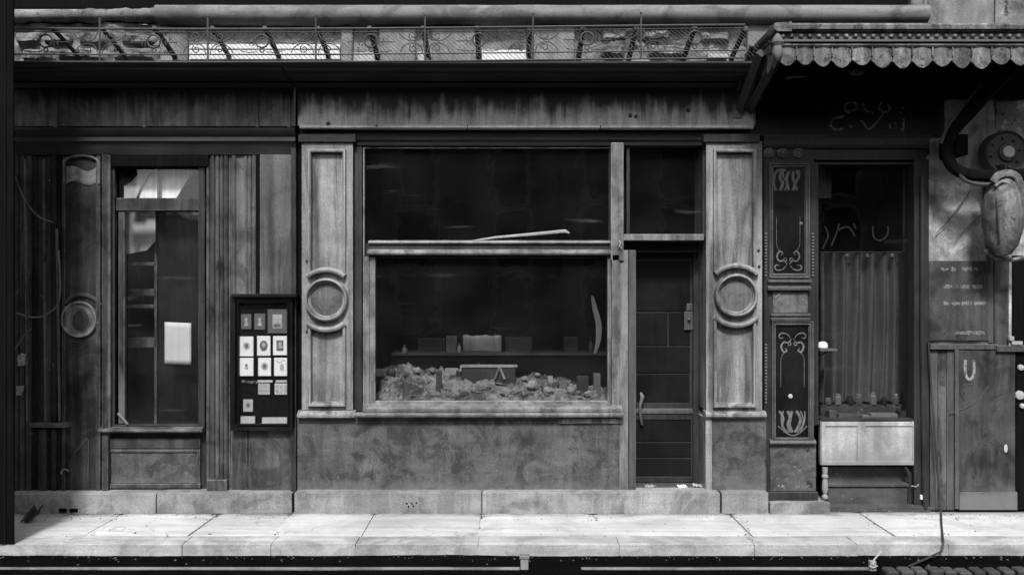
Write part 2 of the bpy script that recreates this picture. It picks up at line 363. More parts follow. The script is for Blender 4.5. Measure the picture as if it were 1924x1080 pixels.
# ================================================================ SETTING: ground
g = MB().box(-150, 150, -150, 60, -.5, -.12, 0).build('ground', M['road']); tag(g, kind='structure')
road = MB().grid(lambda u, v: (-30 + 60*u, -9.8 + 8.85*v, -.098 + .008*mnoise.noise(((-30+60*u)*.9, (-9.8+8.85*v)*2.2, 0))), 120, 24).build('road', M['road']); tag(road, kind='structure')
pav = MB().box(-8, 9, -.96, .6, -.119, -.022, 0).build('pavement', M['kerb']); tag(pav, kind='structure')
kerb = MB().box(-8, 9, -1.0, -.965, -.119, -.03, 0).build('kerb', M['kerb']); tag(kerb, kind='structure')
def slab_mesh(x0, x1, s0, s1, y0, y1, z0, z1, cut=.004):     # a slab with skewed ends and a slightly uneven top
    nu = max(2, int((x1-x0)/.12)); nv = 5; V = []
    b = .008
    def top(u, v):
        xa = x0 + s0*v; xb = x1 + s1*v
        x = xa + (xb-xa)*u; y = y0 + (y1-y0)*v
        ed = min(1, min(u*(x1-x0), (1-u)*(x1-x0), abs(v*(y1-y0)), abs((1-v)*(y1-y0)))/.03)
        y += .010*v**4*mnoise.fractal((x*7, 3.1, z1*50), 1, 2, 3)
        return (x, y, z1 - b*(1-ed)**2 + .004*mnoise.noise((x*2.3, y*4, 1.7)))
    m = MB(); m.grid(top, nu*2, nv*2)
    W = nu*2+1; H = nv*2+1
    rim = [i for i in range(W)] + [W*j + W-1 for j in range(1, H)] + [W*(H-1)+i for i in range(W-2, -1, -1)] + [W*j for j in range(H-2, 0, -1)]
    o = len(m.v); m.v += [Vector((m.v[i].x, m.v[i].y, z0)) for i in rim]; n = len(rim)
    for k in range(n): m.f.append((rim[k], rim[(k+1) % n], o+(k+1) % n, o+k))
    return m
joints = [-330, -110, 60, 235, 414, 551, 706, 905, 1112, 1368, 1612, 1768, 1985, 2200]
for a, b in zip(joints[:-1], joints[1:]):
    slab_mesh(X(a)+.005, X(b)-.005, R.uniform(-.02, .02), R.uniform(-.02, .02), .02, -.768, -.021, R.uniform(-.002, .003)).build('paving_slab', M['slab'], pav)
kj = [-300, -60, 130, 352, 516, 672, 900, 1160, 1410, 1600, 1770, 1960, 2200]
for a, b in zip(kj[:-1], kj[1:]):
    x0, x1 = X(a, -.9)+.003, X(b, -.9)-.003; zz = R.uniform(-.003, .002); dy = R.uniform(-.008, .008)
    slab_mesh(x0, x1, 0, 0, -.774, -1.012+dy, -.118, zz).build('kerb_stone', M['kerb'], kerb)
# a row of granite setts beside the gutter, lower right
for i in range(16):
    px = 1655 + i*27
    yy = -1.40 + R.uniform(-.01, .01)
    x0 = X(px, yy)
    MB().box(x0, x0+.085+R.uniform(0, .015), yy, yy-.12, -.12, -.058+R.uniform(-.006, .006), .012).build('sett', M['sett'], road)

def rail(px0, px1, label):  # rails added to draw the pale line along the dark bottom edge
    y = -1.345; z = Z(1066, y)
    r = thing('added_rail', (X((px0+px1)/2, y), y, z-.03), label, 'rail')
    pr = [(y-.022, z-.03), (y-.022, z-.004), (y-.014, z+.004), (y+.008, z+.004), (y+.012, z-.004), (y+.012, z-.03)]
    MB().exx(pr, X(px0, y), X(px1, y), 40).build('added_rail_head', M['stone_pale'], r)
    MB().exx([(y-.05, z-.05), (y-.05, z-.032), (y+.05, z-.032), (y+.05, z-.05)], X(px0, y), X(px1, y)).build('rail_foot', M['iron'], r)
rail(-60, 976, 'pale rail added as a light line along the dark road below the left kerb')
rail(1092, 1640, 'pale rail added as a light line along the dark road below the right kerb')
t = thing('marker_stub', (X(985, -1.36), -1.36, -.1), 'short square white stub standing at the end of the left added rail', 'stub')
MB().pbox(978, 1049, 993, 1074, -1.36, -1.30, .005).build('stub_post', M['white_dirty'], t)
MB().pbox(976, 1045, 995, 1050, -1.365, -1.295, .002).build('stub_cap', M['stone_pale'], t)
t = thing('marker_stub', (X(1640, -1.38), -1.38, -.1), 'short pale stub tied with twine at the end of the right added rail', 'stub')
MB().pbox(1635, 1054, 1647, 1090, -1.38, -1.34, .004).build('stub_post', M['white_dirty'], t)
MB().tube([P(1640, 1060, -1.385), P(1643, 1050, -1.37), P(1650, 1042, -1.36), P(1656, 1035, -1.34)], .006, 5).tube([P(1633, 1062, -1.39), P(1641, 1066, -1.395), P(1649, 1062, -1.39)], .004, 5).build('twine', M['paper_grey'], t)

# ================================================================ SETTING: houses across the street (seen only in the window glass)
def opp_house(x0, x1, h, mt, label, gable=False, cols=3, rows=3):
    y = -14.0
    t = thing('opposite_house', ((x0+x1)/2, y, -.1), label, 'house')
    MB().box(x0, x1, y, y-7, -.1, h, .02).build('wall', mt, t)
    if gable:
        xm = (x0+x1)/2
        MB().add([(x0-.2, y+.2, h), (x1+.2, y+.2, h), (xm, y+.2, h+1.4), (x0-.2, y-7, h), (x1+.2, y-7, h), (xm, y-7, h+1.4)], [(0, 1, 2), (3, 5, 4), (0, 2, 5, 3), (1, 4, 5, 2), (0, 3, 4, 1)]).build('roof', M['roof'], t)
    else:
        MB().box(x0-.1, x1+.1, y+.25, y-7, h, h+.25, .03).build('roof', M['roof'], t)
    for r in range(rows):
        for c in range(cols):
            cx = x0 + (x1-x0)*(c+.5)/cols; z0 = .9 + r*(h-.6)/rows
            wn = MB().box(cx-.5, cx+.5, y+.04, y-.1, z0, z0+1.5, .01).build('window', M['black'], t)
            MB().sweep([(cx-.55, z0-.05), (cx+.55, z0-.05), (cx+.55, z0+1.55), (cx-.55, z0+1.55)], flat(.1, .06), y+.045).build('frame', M['houses_pale'], wn)
opp_house(-13.2, -6.2, 3.0, M['houses_pale'], 'low pale gabled house across the street reflected in the left window', True, 3, 1)
opp_house(-6.1, 1.2, 7.3, M['house'], 'tall dark house across the street with three columns of windows', False, 3, 4)
opp_house(1.3, 9.6, 7.8, M['house'], 'tallest dark house across the street with four columns of windows', False, 4, 4)
opp_house(-22, -13.4, 6.8, M['house'], 'dark house across the street left of the gabled one', False, 3, 3)
opp_house(9.7, 19, 7.0, M['house'], 'dark house across the street at the far right', False, 3, 3)

# ================================================================ UPPER STOREY
up = thing('upper_house', (0, .3, 4.0), 'weathered stone upper storey above the shopfronts with a pale rounded ledge', 'house')
def rough_wall(px0, px1, py0, py1, amp, y=0.0, nx=160, nz=14):
    x0, x1, z0, z1 = X(px0), X(px1), Z(py1), Z(py0)
    def fn(u, v):
        x = x0+(x1-x0)*u; z = z0+(z1-z0)*v
        a = amp*(1.6 if x < -3.2 else (1.5 if x > .9 else .7))
        return (x, y - a*(mnoise.fractal((x*5, z*9, 3.3), 1, 2, 4)), z)
    return MB().grid(fn, nx, nz)
rough_wall(-80, 1760, 44, 150, .035, .02, 300, 18).build('wall', M['upper_wall'], up)
MB().box(X(-80), X(1990), .12, .5, 3.9, 4.6, 0).build('wall_core', M['upper_wall'], up)
# stone courses that show in relief between the stays
for (a, b, c, d) in [(30, 78, 60, 84), (82, 140, 62, 82), (145, 205, 60, 86), (40, 100, 92, 116), (104, 180, 92, 112), (225, 296, 66, 84), (210, 290, 90, 113),
                     (1128, 1180, 55, 78), (1205, 1262, 56, 76), (1215, 1290, 84, 108), (1130, 1175, 84, 106), (1310, 1372, 60, 80)]:
    x0, x1, z0, z1 = X(a), X(b), Z(d), Z(c)
    def st(u, v):
        e = min(1, min(u, 1-u)*6)*min(1, min(v, 1-v)*5); x = x0+(x1-x0)*u; z = z0+(z1-z0)*v
        return (x + .012*mnoise.noise((x*9, z*9, 1)), .05 - .095*e**.5 - .03*mnoise.fractal((x*12, z*14, 8), 1, 2, 4)*e, z + .012*mnoise.noise((x*9, z*9, 5)))
    MB().grid(st, 16, 9).build('stone_block', M['upper_wall'], up)
# rounded ledge
zc = Z(31.5); rr = .084
prof = []
for i in range(13):
    a = rad(90 + 15*i); prof.append((-.06 + rr*1.0*math.cos(a), zc + rr*math.sin(a)))
prof += [(.1, zc-rr), (.1, zc+rr)]
m = MB(); n = len(prof); segs = 160; xa, xb = X(300), X(1735)
V = []
for k in range(segs+1):
    x = xa+(xb-xa)*k/segs; e = 1 + .03*mnoise.noise((x*3, 0, 0))
    V += [(x, y*e if y < 0 else y, zc+(z-zc)*e) for y, z in prof]
F = [[k*n+i, k*n+(i+1) % n, (k+1)*n+(i+1) % n, (k+1)*n+i] for k in range(segs) for i in range(n)]
F += [list(range(n)), [segs*n+i for i in range(n)]]
m.add(V, F); m.build('ledge', M['stone_pale'], up)
# worn left end of the ledge, crumbling
V = []; xa, xb = X(-80), X(300); segs = 90
for k in range(segs+1):
    x = xa+(xb-xa)*k/segs; e = .50 + .16*(k/segs) + .25*mnoise.fractal((x*7, 1, 0), 1, 2, 3)
    V += [(x, (y*e if y < 0 else y), zc+(z-zc)*max(.22, e) + .01 - .02*(1-k/segs)) for y, z in prof]
F = [[k*n+i, k*n+(i+1) % n, (k+1)*n+(i+1) % n, (k+1)*n+i] for k in range(segs) for i in range(n)] + [list(range(n)), [segs*n+i for i in range(n)]]
MB().add(V, F).build('crumbling_ledge', M['upper_wall'], up)
# wide dark window above the ledge, right jamb and wall beyond
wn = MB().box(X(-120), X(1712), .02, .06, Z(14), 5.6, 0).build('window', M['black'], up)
MB().pbox(1713, -120, 1736, 16, -.05, .46, .012).build('jamb', M['stone_pale'], wn)
MB().box(X(-120), X(1713), -.02, .46, 5.1, 5.6, .01).build('lintel', M['upper_plain'], up)
MB().pbox(1736, -130, 1868, 60, -.01, .4, .006).build('pier', M['upper_plain'], up)
MB().pbox(1744, -30, 1764, 47, -.025, .0, .006).build('downpipe_chase', M['upper_wall'], up)
MB().pbox(1870, -130, 2060, 300, .03, .4, .006).build('pier', M['upper_wall'], up)
# pale louvred shutter foot and sills just above the cornice
M['shutter_white'] = mat('shutter_paint', .52, .15, .15, .1, chips=.04, chipv=.2, rough=.6, bump=.3)
sh = MB().pbox(356, 84, 640, 114, .012, .06, .002).build('shutter', M['shutter_white'], up)
for py in (86.5, 96.5, 106):
    MB().box(X(357), X(640), -.03, .012, Z(py+8), Z(py), .006).build('slat', M['shutter_white'], sh)
MB().pbox(905, 94, 992, 118, -.06, .1, .006).build('sill', M['shutter_white'], up)
MB().pbox(664, 97, 705, 118, -.05, .1, .006).build('sill', M['white_dirty'], up)
MB().pbox(785, 97, 806, 118, -.05, .1, .006).build('sill', M['white_dirty'], up)
MB().pbox(1330, 102, 1368, 110, -.06, .1, .006).build('sill', M['white_dirty'], up)
# plaster piers between (relief on wall)
MB().pbox(640, 50, 662, 116, -.03, .1, .01).build('pier_strip', M['upper_plain'], up)
MB().pbox(712, 52, 780, 116, -.035, .1, .012).build('pier_strip', M['upper_plain'], up)
MB().pbox(812, 50, 896, 116, -.03, .1, .012).build('pier_strip', M['upper_plain'], up)
MB().pbox(1000, 50, 1080, 116, -.03, .1, .012).build('pier_strip', M['upper_plain'], up)
MB().pbox(300, 52, 352, 116, -.02, .1, .01).build('pier_strip', M['upper_wall'], up)
MB().pbox(1405, 44, 1462, 104, -.04, .1, .008).build('pier_strip', M['stone_pale'], up)

# ---------------------------------------------------------------- balcony railing
YR = -.5
rl = thing('balcony_railing', (X(720, YR), YR, Z(115, YR)), 'ornate iron railing of rings and scrolls along the top of the cornice', 'railing')
def railbar(px0, px1, py, r, name):
    pts = [P(px0+(px1-px0)*k/60, py(px0+(px1-px0)*k/60) if callable(py) else py, YR) for k in range(61)]
    MB().tube(pts, r, 6).build(name, M['iron_grey'], rl)
sag = lambda b: (lambda px: b + 2.2*math.sin((px-100)/300.0) - (px-700)*.004)
railbar(20, 1400, sag(52), .010, 'top_rail')
railbar(20, 1400, sag(58), .004, 'upper_bar')
railbar(20, 1400, sag(100), .006, 'middle_bar')
railbar(20, 1400, sag(114), .008, 'bottom_rail')
c0 = [86, 289, 492, 697, 900, 1103, 1306]
for i, c in enumerate(c0):
    off = sag(0)(c)
    MB().tube(arcpts(c, 75+off, 12, 0, 360, 20, YR)[:-1], .0085, 6, True).build('ring', M['iron_grey'], rl)
    MB().tube(arcpts(c, 92+off, 4, 0, 360, 10, YR)[:-1], .006, 5, True).build('ring', M['iron_grey'], rl)
    m = MB()
    for sg in (-1, 1):
        m.tube(spiral(c+sg*18, 73+off, 2, 6, 90, 90+sg*300, 12, YR), .0045, 5)
        m.tube(spiral(c+sg*18, 81+off, 2, 5, -90, -90-sg*300, 12, YR), .0045, 5)
        m.tube([P(c+sg*22, 77+off, YR), P(c+sg*44, 77+off, YR)], .0045, 5)
        m.tube([P(c+sg*8, 95+off, YR), P(c+sg*26, 96+off, YR), P(c+sg*40, 93+off, YR)], .004, 5)
    m.build('ring_scroll', M['iron_grey'], rl)
for i, c in enumerate(c0[:-1]):
    c = c + 101.5; off = sag(0)(c)
    MB().tube([P(c, 114+off, YR), P(c, 30+off, YR)], .009, 6).lathe(P(c, 31+off, YR), [(.001, .03), (.012, .015), (.004, 0)], 'z', 8).build('baluster', M['iron_grey'], rl)
    for sg in (-1, 1):
        m = MB()
        m.tube(spiral(c+sg*22, 66+off, 3, 9, 200, 200-sg*400, 16, YR), .005, 5)
        m.tube(curve([(c+sg*4, 57+off), (c+sg*12, 72+off), (c+sg*30, 75+off), (c+sg*46, 66+off), (c+sg*48, 60+off)], YR, 5), .005, 5)
        m.tube(spiral(c+sg*22, 90+off, 3, 8, 160, 160+sg*400, 16, YR), .005, 5)
        m.tube(curve([(c+sg*4, 99+off), (c+sg*10, 84+off), (c+sg*28, 80+off), (c+sg*42, 88+off), (c+sg*46, 97+off)], YR, 5), .005, 5)
        m.build('volute', M['iron_grey'], rl)
m = MB(); px = 300
while px < 1392:
    o = sag(0)(px); m.tube([P(px, 56+o, YR+.004), P(px+30, 78+o, YR+.006), P(px+66, 112+o, YR+.004)], .0024, 3); px += 9
wm = m.build('wire_mesh', M['iron_grey'], rl); tag(wm, kind='stuff')
for px in (150, 237, 330, 432, 525, 618, 710, 805, 900, 993, 1087, 1182, 1285, 1375):
    x = X(px)
    MB().tube([(x, YR+.02, Z(52, YR)), (x, -.25, 4.33), (x, .04, Z(112))], .026 if px > 250 else .02, 6).build('stay', M['iron'], rl)
# wire trailing from the railing
MB().tube([P(1106, 92, -.52), P(1128, 84, -.53), P(1160, 66, -.53), P(1196, 52, -.52)], .004, 5).build('loose_wire', M['iron'], rl)

# ================================================================ MAIN SHOPFRONT
ms = thing('main_shopfront', (X(998), 0, 0), 'grey painted wooden shopfront with wide window, door and two roundel pilasters', 'shopfront')
# cornice over both left fronts
cp = [(.1, 3.965), (-.06, 3.965), (-.085, 3.985), (-.12, 3.99), (-.12, 4.005), (-.40, 4.005), (-.41, 4.02), (-.45, 4.028), (-.455, 4.05), (-.49, 4.062), (-.50, 4.075), (-.50, 4.092), (.1, 4.11)]
MB().box(X(558), X(1750), .03, .3, Z(262), 4.05, 0).build('wall_core', M['black'], ms)
MB().box(X(551), X(566), .06, .3, 0, 4.0, 0).build('joint_core', M['black'], ms)
MB().exx(cp, X(557), X(1412), 40).build('cornice', M['cornice'], ms)
fz = lambda py: Z(py, -.05)
# fascia with a slightly warped board and a base bead
MB().grid(lambda u, v: (X(562)+(X(1412)-X(562))*u, -.05 - .006*mnoise.noise((u*6, v*2, 0)), fz(236)+(3.97-fz(236))*v), 120, 10).build('fascia', M['fascia'], ms)
def bead(u0, u1):
    pts = []
    return MB().exx([(.02, fz(242)), (-.062, fz(242)), (-.070, fz(240.5)), (-.068, fz(237.5)), (-.052, fz(235)), (.02, fz(235))], X(u0), X(u1), 30)
bead(566, 878).build('fascia_bead', M['fascia'], ms); bead(880, 1126).build('fascia_bead', M['fascia'], ms); bead(1128, 1412).build('fascia_bead', M['fascia'], ms)
for px, py, r in ((1293, 207, 4.5), (1184, 217, 3.5), (1195, 219, 3), (708, 238, 3.5), (617, 233, 4)):
    MB().lathe(P(px, py, -.055), [(r/200, -.01), (r/200, .006), (r/300, .014), (.001, .016)], 'y', 10).build('nail_boss', M['dark_wood'], ms)
# architrave below the fascia, set back
MB().box(X(563), X(1425), .02, .3, Z(256), Z(240), .003).build('architrave', M['cornice'], ms)
MB().exx([(.3, Z(272)), (.035, Z(272)), (.03, Z(266)), (.01, Z(262)), (.005, Z(256)), (.3, Z(256))], X(667), X(1325), 1).build('architrave_moulding', M['cornice'], ms)

def pilaster(c0_, c1_, py0, py1, ra, rb, rr_, mt, parent, yb=.5, name='pilaster'):
    pc = (c0_ + c1_)/2
    t = MB().pbox(c0_+1, py0+2, c1_-1, py1-1, .018, yb, .002).build(name, mt, parent)
    # stile frame, then panel mouldings broken by the roundel
    x0, x1, z0, z1 = X(c0_), X(c1_), Z(py1), Z(py0)
    MB().sweep([(x0, z0), (x1, z0), (x1, z1), (x0, z1)], flat(.078, .022), .02).build('stile_frame', mt, t)
    i0, i1 = c0_+15.5, c1_-15.5
    k0, k1 = ra[1]-57, ra[1]+57
    hw = (i1-i0)/2; dy = math.sqrt(57**2-hw**2)
    MB().pbox(i0, k0+6, i1, k1-6, .003, .02, .002).build('roundel_ground', mt, t)
    up_path = [(X(i0), Z(ra[1]-dy)), (X(i0), Z(py0+18)), (X(i1), Z(py0+18)), (X(i1), Z(ra[1]-dy))]
    MB().sweep(up_path, half(.034, .042), .004, False).build('panel_moulding', mt, t)
    lo_path = [(X(i1), Z(ra[1]+dy)), (X(i1), Z(py1-10)), (X(i0), Z(py1-10)), (X(i0), Z(ra[1]+dy))]
    MB().sweep(lo_path, half(.034, .042), .004, False).build('panel_moulding', mt, t)
    for sg in (1, -1):
        a0 = math.degrees(math.asin(dy/57)) - 3
        arc = [(X(ra[0]+56*math.cos(rad(a))), Z(ra[1]-sg*56*math.sin(rad(a)))) for a in [a0+(180-2*a0)*i/18 for i in range(19)]]
        MB().sweep(arc, half(.055, .06), .004, False).build('arc_moulding', mt, t)
    rm = rr_/200.0
    MB().lathe(P(ra[0], ra[1], .0), [(rm, -.01), (rm, .03), (rm-.008, .052), (rm-.02, .06), (rm-.03, .05), (rm-.036, .018), (rm-.04, .022), (rm-.046, .02), (rm-.05, .006), (rm-.055, .004)], 'y', 48).build('roundel_ring', mt, t)
    MB().lathe(P(ra[0], ra[1], .0), [(rm-.052, -.01), (rm-.052, .004), (rm*.4, .007), (.001, .008)], 'y', 40).build('roundel_disc', M['dark_wood'] if False else M['main_disc'], t)
    return t
M['main_disc'] = mat('roundel_field', .10, .25, .3, .2, rough=.6, bump=.3, blot=.4, bscale=8)
pl_ = pilaster(567, 663, 266, 770, (614, 563), None, 41, M['main_paint'], ms, .3)
pr_ = pilaster(1327, 1432, 266, 772, (1382, 555), None, 41, M['main_paint'], ms, .55)
for a, b in ((560, 668), (1322, 1428)):
    MB().pbox(a, 252, b, 267, -.03, .2, .006).build('capital', M['dark_wood'], ms)
for px, py in ((1425, 470), (1426, 500), (577, 490), (577, 622)):
    MB().lathe(P(px, py, .0), [(.012, -.005), (.012, .012), (.006, .018), (.001, .02)], 'y', 8).build('stud', M['iron'], ms)
# pilaster feet + riser + right pedestal
MB().exx([(.1, Z(785)), (-.02, Z(785)), (-.05, Z(782)), (-.05, Z(778)), (-.02, Z(774)), (.0, Z(771)), (.1, Z(771))], X(560), X(668)).build('pilaster_foot', M['main_paint'], ms)
MB().exx([(.1, Z(785)), (-.01, Z(785)), (-.04, Z(781)), (-.04, Z(777)), (-.02, Z(774)), (.0, Z(772)), (.1, Z(772))], X(1325), X(1438)).build('pilaster_foot', M['main_paint'], ms)
MB().grid(lambda u, v: (X(558)+(X(1171)-X(558))*u, .015-.004*mnoise.fractal((u*14, v*4, 5), 1, 2, 3), Z(924)+(Z(785)-Z(924))*v), 120, 30).build('stall_riser', M['riser'], ms)
MB().pbox(1338, 783, 1440, 922, .012, .5, .004).build('pedestal_panel', M['riser'], ms)
MB().pbox(1326, 786, 1338, 922, .0, .5, .004).build('pedestal_stile', M['main_paint'], ms)
MB().box(X(1170), X(1196), .02, .3, Z(924), Z(918), .002).build('post_foot', M['dark_wood'], ms)
# plinth stones
def plinth_stone(px0, px1, py0, py1, parent, y=-.09):
    return slab_mesh(X(px0), X(px1), 0, 0, .12, y, 0.001, Z(925, y)+.004).build('plinth_stone', M['plinth'], parent)
plinth_stone(558, 905, 925, 962, ms); plinth_stone(907, 1348, 925, 962, ms); plinth_stone(1352, 1438, 925, 962, ms)
MB().pbox(763, 944, 766, 947, -.094, -.07, .001).pbox(772, 944, 775, 947, -.094, -.07, .001).pbox(781, 943, 784, 946, -.094, -.07, .001).pbox(766, 950, 769, 953, -.094, -.07, .001).pbox(775, 949, 778, 952, -.094, -.07, .001).build('drain_holes', M['black'], ms)

# display window
dw = MB().prect(668, 262, 1162, 770, flat(.07, .05), .10).build('display_window', M['dark_wood'], ms)
MB().sweep([(X(682), Z(764)), (X(682), Z(276))], half(.018, .03), .07, False).sweep([(X(1147), Z(276)), (X(682), Z(276))], half(.012, .015), .075, False).build('frame_bead', M['main_frame'], dw)
MB().box(X(684), X(692), .03, .10, Z(766), Z(482), .004).build('sash_bead', M['main_frame'], dw)
MB().box(X(692), X(703), .055, .11, Z(766), Z(482), .004).build('sash_stile', M['main_frame'], dw)
MB().box(X(1143), X(1152), .045, .11, Z(766), Z(482), .004).build('sash_stile', M['main_frame'], dw)
MB().box(X(692), X(1152), .06, .11, Z(764), Z(755), .004).build('sash_rail', M['main_frame'], dw)
MB().exx([(.12, Z(457)), (.065, Z(457)), (.06, Z(455)), (.065, Z(452.5)), (.12, Z(450))], X(690), X(1148), 30).build('transom_fillet', M['main_frame'], dw)
MB().box(X(684), X(1150), .085, .12, Z(484), Z(457), .002).build('transom', M['dark_wood'], dw)
MB().exx([(.12, Z(479)), (.015, Z(479)), (.0, Z(476.5)), (.0, Z(473)), (.02, Z(470)), (.085, Z(467.5))], X(690), X(1150), 30).build('transom_lip', M['main_frame'], dw)
MB().box(X(682, .1), X(1156, .1), .100, .106, Z(456, .1), Z(262, .1), 0).build('upper_pane', G_main, dw)
MB().box(X(697, .1), X(1150, .1), .100, .106, Z(762, .1), Z(480, .1), 0).build('lower_pane', G_main, dw)
MB().exx([(.12, Z(772)), (-.05, Z(774, -.05)), (-.055, Z(770, -.05)), (-.05, Z(766, -.05)), (.05, Z(757, .05)), (.12, Z(757, .05))], X(684), X(1167), 24).build('sill', M['main_frame'], dw)
MB().exx([(.12, Z(782)), (-.06, Z(784, -.06)), (-.072, Z(781, -.07)), (-.072, Z(777.5, -.07)), (-.06, Z(775.5, -.06)), (.1, Z(772, .1))], X(670), X(1170), 24).build('sill_nosing', M['main_frame'], dw)
MB().pbox(1048, 786, 1168, 795, -.008, .03, .003).build('sill_apron', M['main_paint'], ms)
# mullion post and its lower casing
MB().pbox(1148, 268, 1172, 490, -.012, .2, .006).build('mullion_post', M['main_frame'], ms)
MB().pbox(1164, 470, 1180, 920, .012, .3, .004).build('mullion_post', M['main_paint'], ms)
MB().pbox(1150, 478, 1164, 768, -.012, .1, .005).build('mullion_post', M['main_frame'], ms)
MB().pbox(1181, 470, 1195, 920, .06, .34, .004).build('door_jamb', M['trim_grey'], ms)
MB().pbox(1150, 785, 1164, 920, .008, .1, .004).build('mullion_foot', M['riser'], ms)
MB().tube([P(1163, 452, -.012), P(1166, 456, -.03), P(1164, 462, -.035), P(1168, 467, -.03)], .006, 6).build('shutter_hook', M['paper_grey'], ms)
# door light, transom bar and door
tl = MB().prect(1176, 272, 1324, 446, flat(.03, .05), .12).build('transom_light', M['dark_wood'], ms)
MB().box(X(1178, .14), X(1322, .14), .14, .146, Z(440, .14), Z(276, .14), 0).build('pane', G_main, tl)
MB().pbox(1172, 440, 1323, 452, .01, .2, .005).build('door_transom_bar', M['main_frame'], ms)
YD = .35
MB().box(X(1172), X(1330), .2, .4, Z(474, .2), Z(452, .1), .003).build('door_head', M['dark_wood'], ms)
dr = MB().pbox(1180, 470, 1309, 912, YD, YD+.045, .004).build('door', M['black_door'] if 'black_door' in M else M['trim_right'], ms)
MB().prect(1181, 474, 1308, 768, flat(.06, .02), YD).build('upper_rail_frame', M['trim_right'], dr)
MB().prect(1181, 777, 1308, 905, flat(.055, .02), YD).build('lower_rail_frame', M['trim_right'], dr)
MB().prect(1192, 487, 1299, 762, ogee(.016, .014), YD-.004).build('panel_bead', M['trim_grey'], dr)
MB().exx([(YD, Z(776, YD)), (YD-.03, Z(776, YD)), (YD-.035, Z(773, YD)), (YD-.028, Z(767, YD)), (YD, Z(765, YD))], X(1190, YD), X(1308, YD)).build('lock_rail', M['trim_grey'], dr)
for (a, b, c, d) in ((1196, 1297, 492, 584), (1196, 1254, 587, 648), (1257, 1297, 587, 648), (1196, 1297, 651, 700), (1196, 1297, 703, 758)):
    MB().pbox(a, c, b, d, YD-.008-R.uniform(0, .004), YD, .003).build('board', M['black_gloss'], dr)
for (a, b, c, d) in ((1196, 1304, 783, 828), (1196, 1304, 831, 858), (1196, 1304, 861, 896)):
    MB().pbox(a, c, b, d, YD-.007-R.uniform(0, .004), YD, .003).build('board', M['black_gloss'], dr)
MB().pbox(1286, 585, 1302, 620, YD-.035, YD-.01, .004).pbox(1290, 570, 1301, 583, YD-.03, YD-.01, .004).lathe(P(1294, 600, YD-.035), [(.012, 0), (.014, .015), (.008, .03), (.001, .032)], 'y', 10).build('lock', M['trim_grey'], dr)
MB().tube([P(1204, 738, YD-.04), P(1207, 745, YD-.08), P(1203, 760, YD-.085), P(1203, 780, YD-.085), P(1206, 797, YD-.04)], [.012, .02, .014, .013, .014], 8).build('handle', M['stone_pale'], dr)
MB().pbox(1303, 470, 1313, 912, .28, .4, .004).build('door_jamb', M['dark_wood'], ms)
MB().exx([(.0, .03), (.0, Z(922, .0)-.005), (.06, Z(922, .0)), (.45, Z(922, .0)), (.45, .03)], X(1197), X(1326)).build('threshold', M['trim_grey'], ms)
# dark rooms behind the glass
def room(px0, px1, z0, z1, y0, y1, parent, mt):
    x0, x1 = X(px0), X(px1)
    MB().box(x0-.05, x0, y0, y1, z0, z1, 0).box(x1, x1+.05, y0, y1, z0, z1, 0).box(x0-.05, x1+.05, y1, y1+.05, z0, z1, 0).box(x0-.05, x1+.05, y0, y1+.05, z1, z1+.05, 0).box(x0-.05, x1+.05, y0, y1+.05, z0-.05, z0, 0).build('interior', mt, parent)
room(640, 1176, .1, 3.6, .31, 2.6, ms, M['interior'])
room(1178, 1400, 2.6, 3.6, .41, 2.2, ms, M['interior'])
MB().box(X(668), X(1160), .12, .32, Z(264), Z(240), 0).build('interior_head', M['interior'], ms)
MB().box(X(664), X(1168), .13, 1.0, Z(776, .1)-.05, Z(762, .12), .004).build('display_shelf', M['dark_wood'], ms)

# ================================================================ LEFT SHOPFRONT
YL = .03
ls = thing('left_shopfront', (X(290), YL, 0), 'dark peeling wooden shopfront with a narrow tall window at the left', 'shopfront')
MB().box(X(10), X(556), .03, .3, Z(286), 4.05, 0).build('wall_core', M['black'], ls)
MB().exx(cp, X(20), X(554), 30).build('cornice', M['cornice'], ls)
MB().grid(lambda u, v: (X(26)+(X(556)-X(26))*u, -.02 - .006*mnoise.noise((u*5, v*2, 9)), Z(238)+(3.97-Z(238))*v), 80, 10).build('fascia', M['fascia_left'], ls)
for px in (100, 268, 480, 540):
    MB().pbox(px, 160+R.uniform(0, 10), px+R.uniform(5, 9), 240, -.034, -.01, .003).build('fascia_batten', M['fascia_left'], ls)
MB().exx([(.1, Z(290)), (.02, Z(290)), (.0, Z(278)), (-.01, Z(270)), (-.03, Z(266)), (-.02, Z(258)), (-.05, Z(252)), (-.06, Z(246)), (-.03, Z(240)), (.1, Z(238))], X(26), X(556), 30).build('architrave_moulding', M['cornice'], ls)
MB().box(X(18), X(556), .12, .4, 0.0, 4.0, 0).box(X(230), X(372), .115, .13, 0.05, Z(812), 0).build('backing', M['black'], ls) if False else None
# weathered vertical planks at far left
px = 18
while px < 114:
    wd = R.uniform(8, 15); y = .05 + R.uniform(-.025, .03)
    top = 262 + R.uniform(-3, 8)
    if 56 < px < 118:
        MB().pbox(px, top, min(px+wd, 117), 796, y, y+.03, .004).build('plank', M['plank'], ls)
        MB().pbox(px, 806, min(px+wd, 117), 924, y+R.uniform(-.02, .02), y+.04, .004).build('plank', M['plank'], ls)
    else:
        MB().pbox(px, top, px+wd-1, 924, y, y+.03, .004).build('plank', M['plank'], ls)
    px += wd + .6
MB().pbox(56, 795, 127, 803, -.02, .08, .003).build('plank_ledge', M['left_light'], ls)
for a, b in ((48, 52), (83, 86), (107, 112)):
    MB().tube([P(a, 430 if a > 100 else 300, .01), P((a+b)/2, 600, .0), P(b, 790, .01)], .012, 6).build('cover_strip', M['left_light'], ls)
MB().box(X(10), X(196), .11, .3, .02, Z(250), 0).build('backing', M['black'], ls)
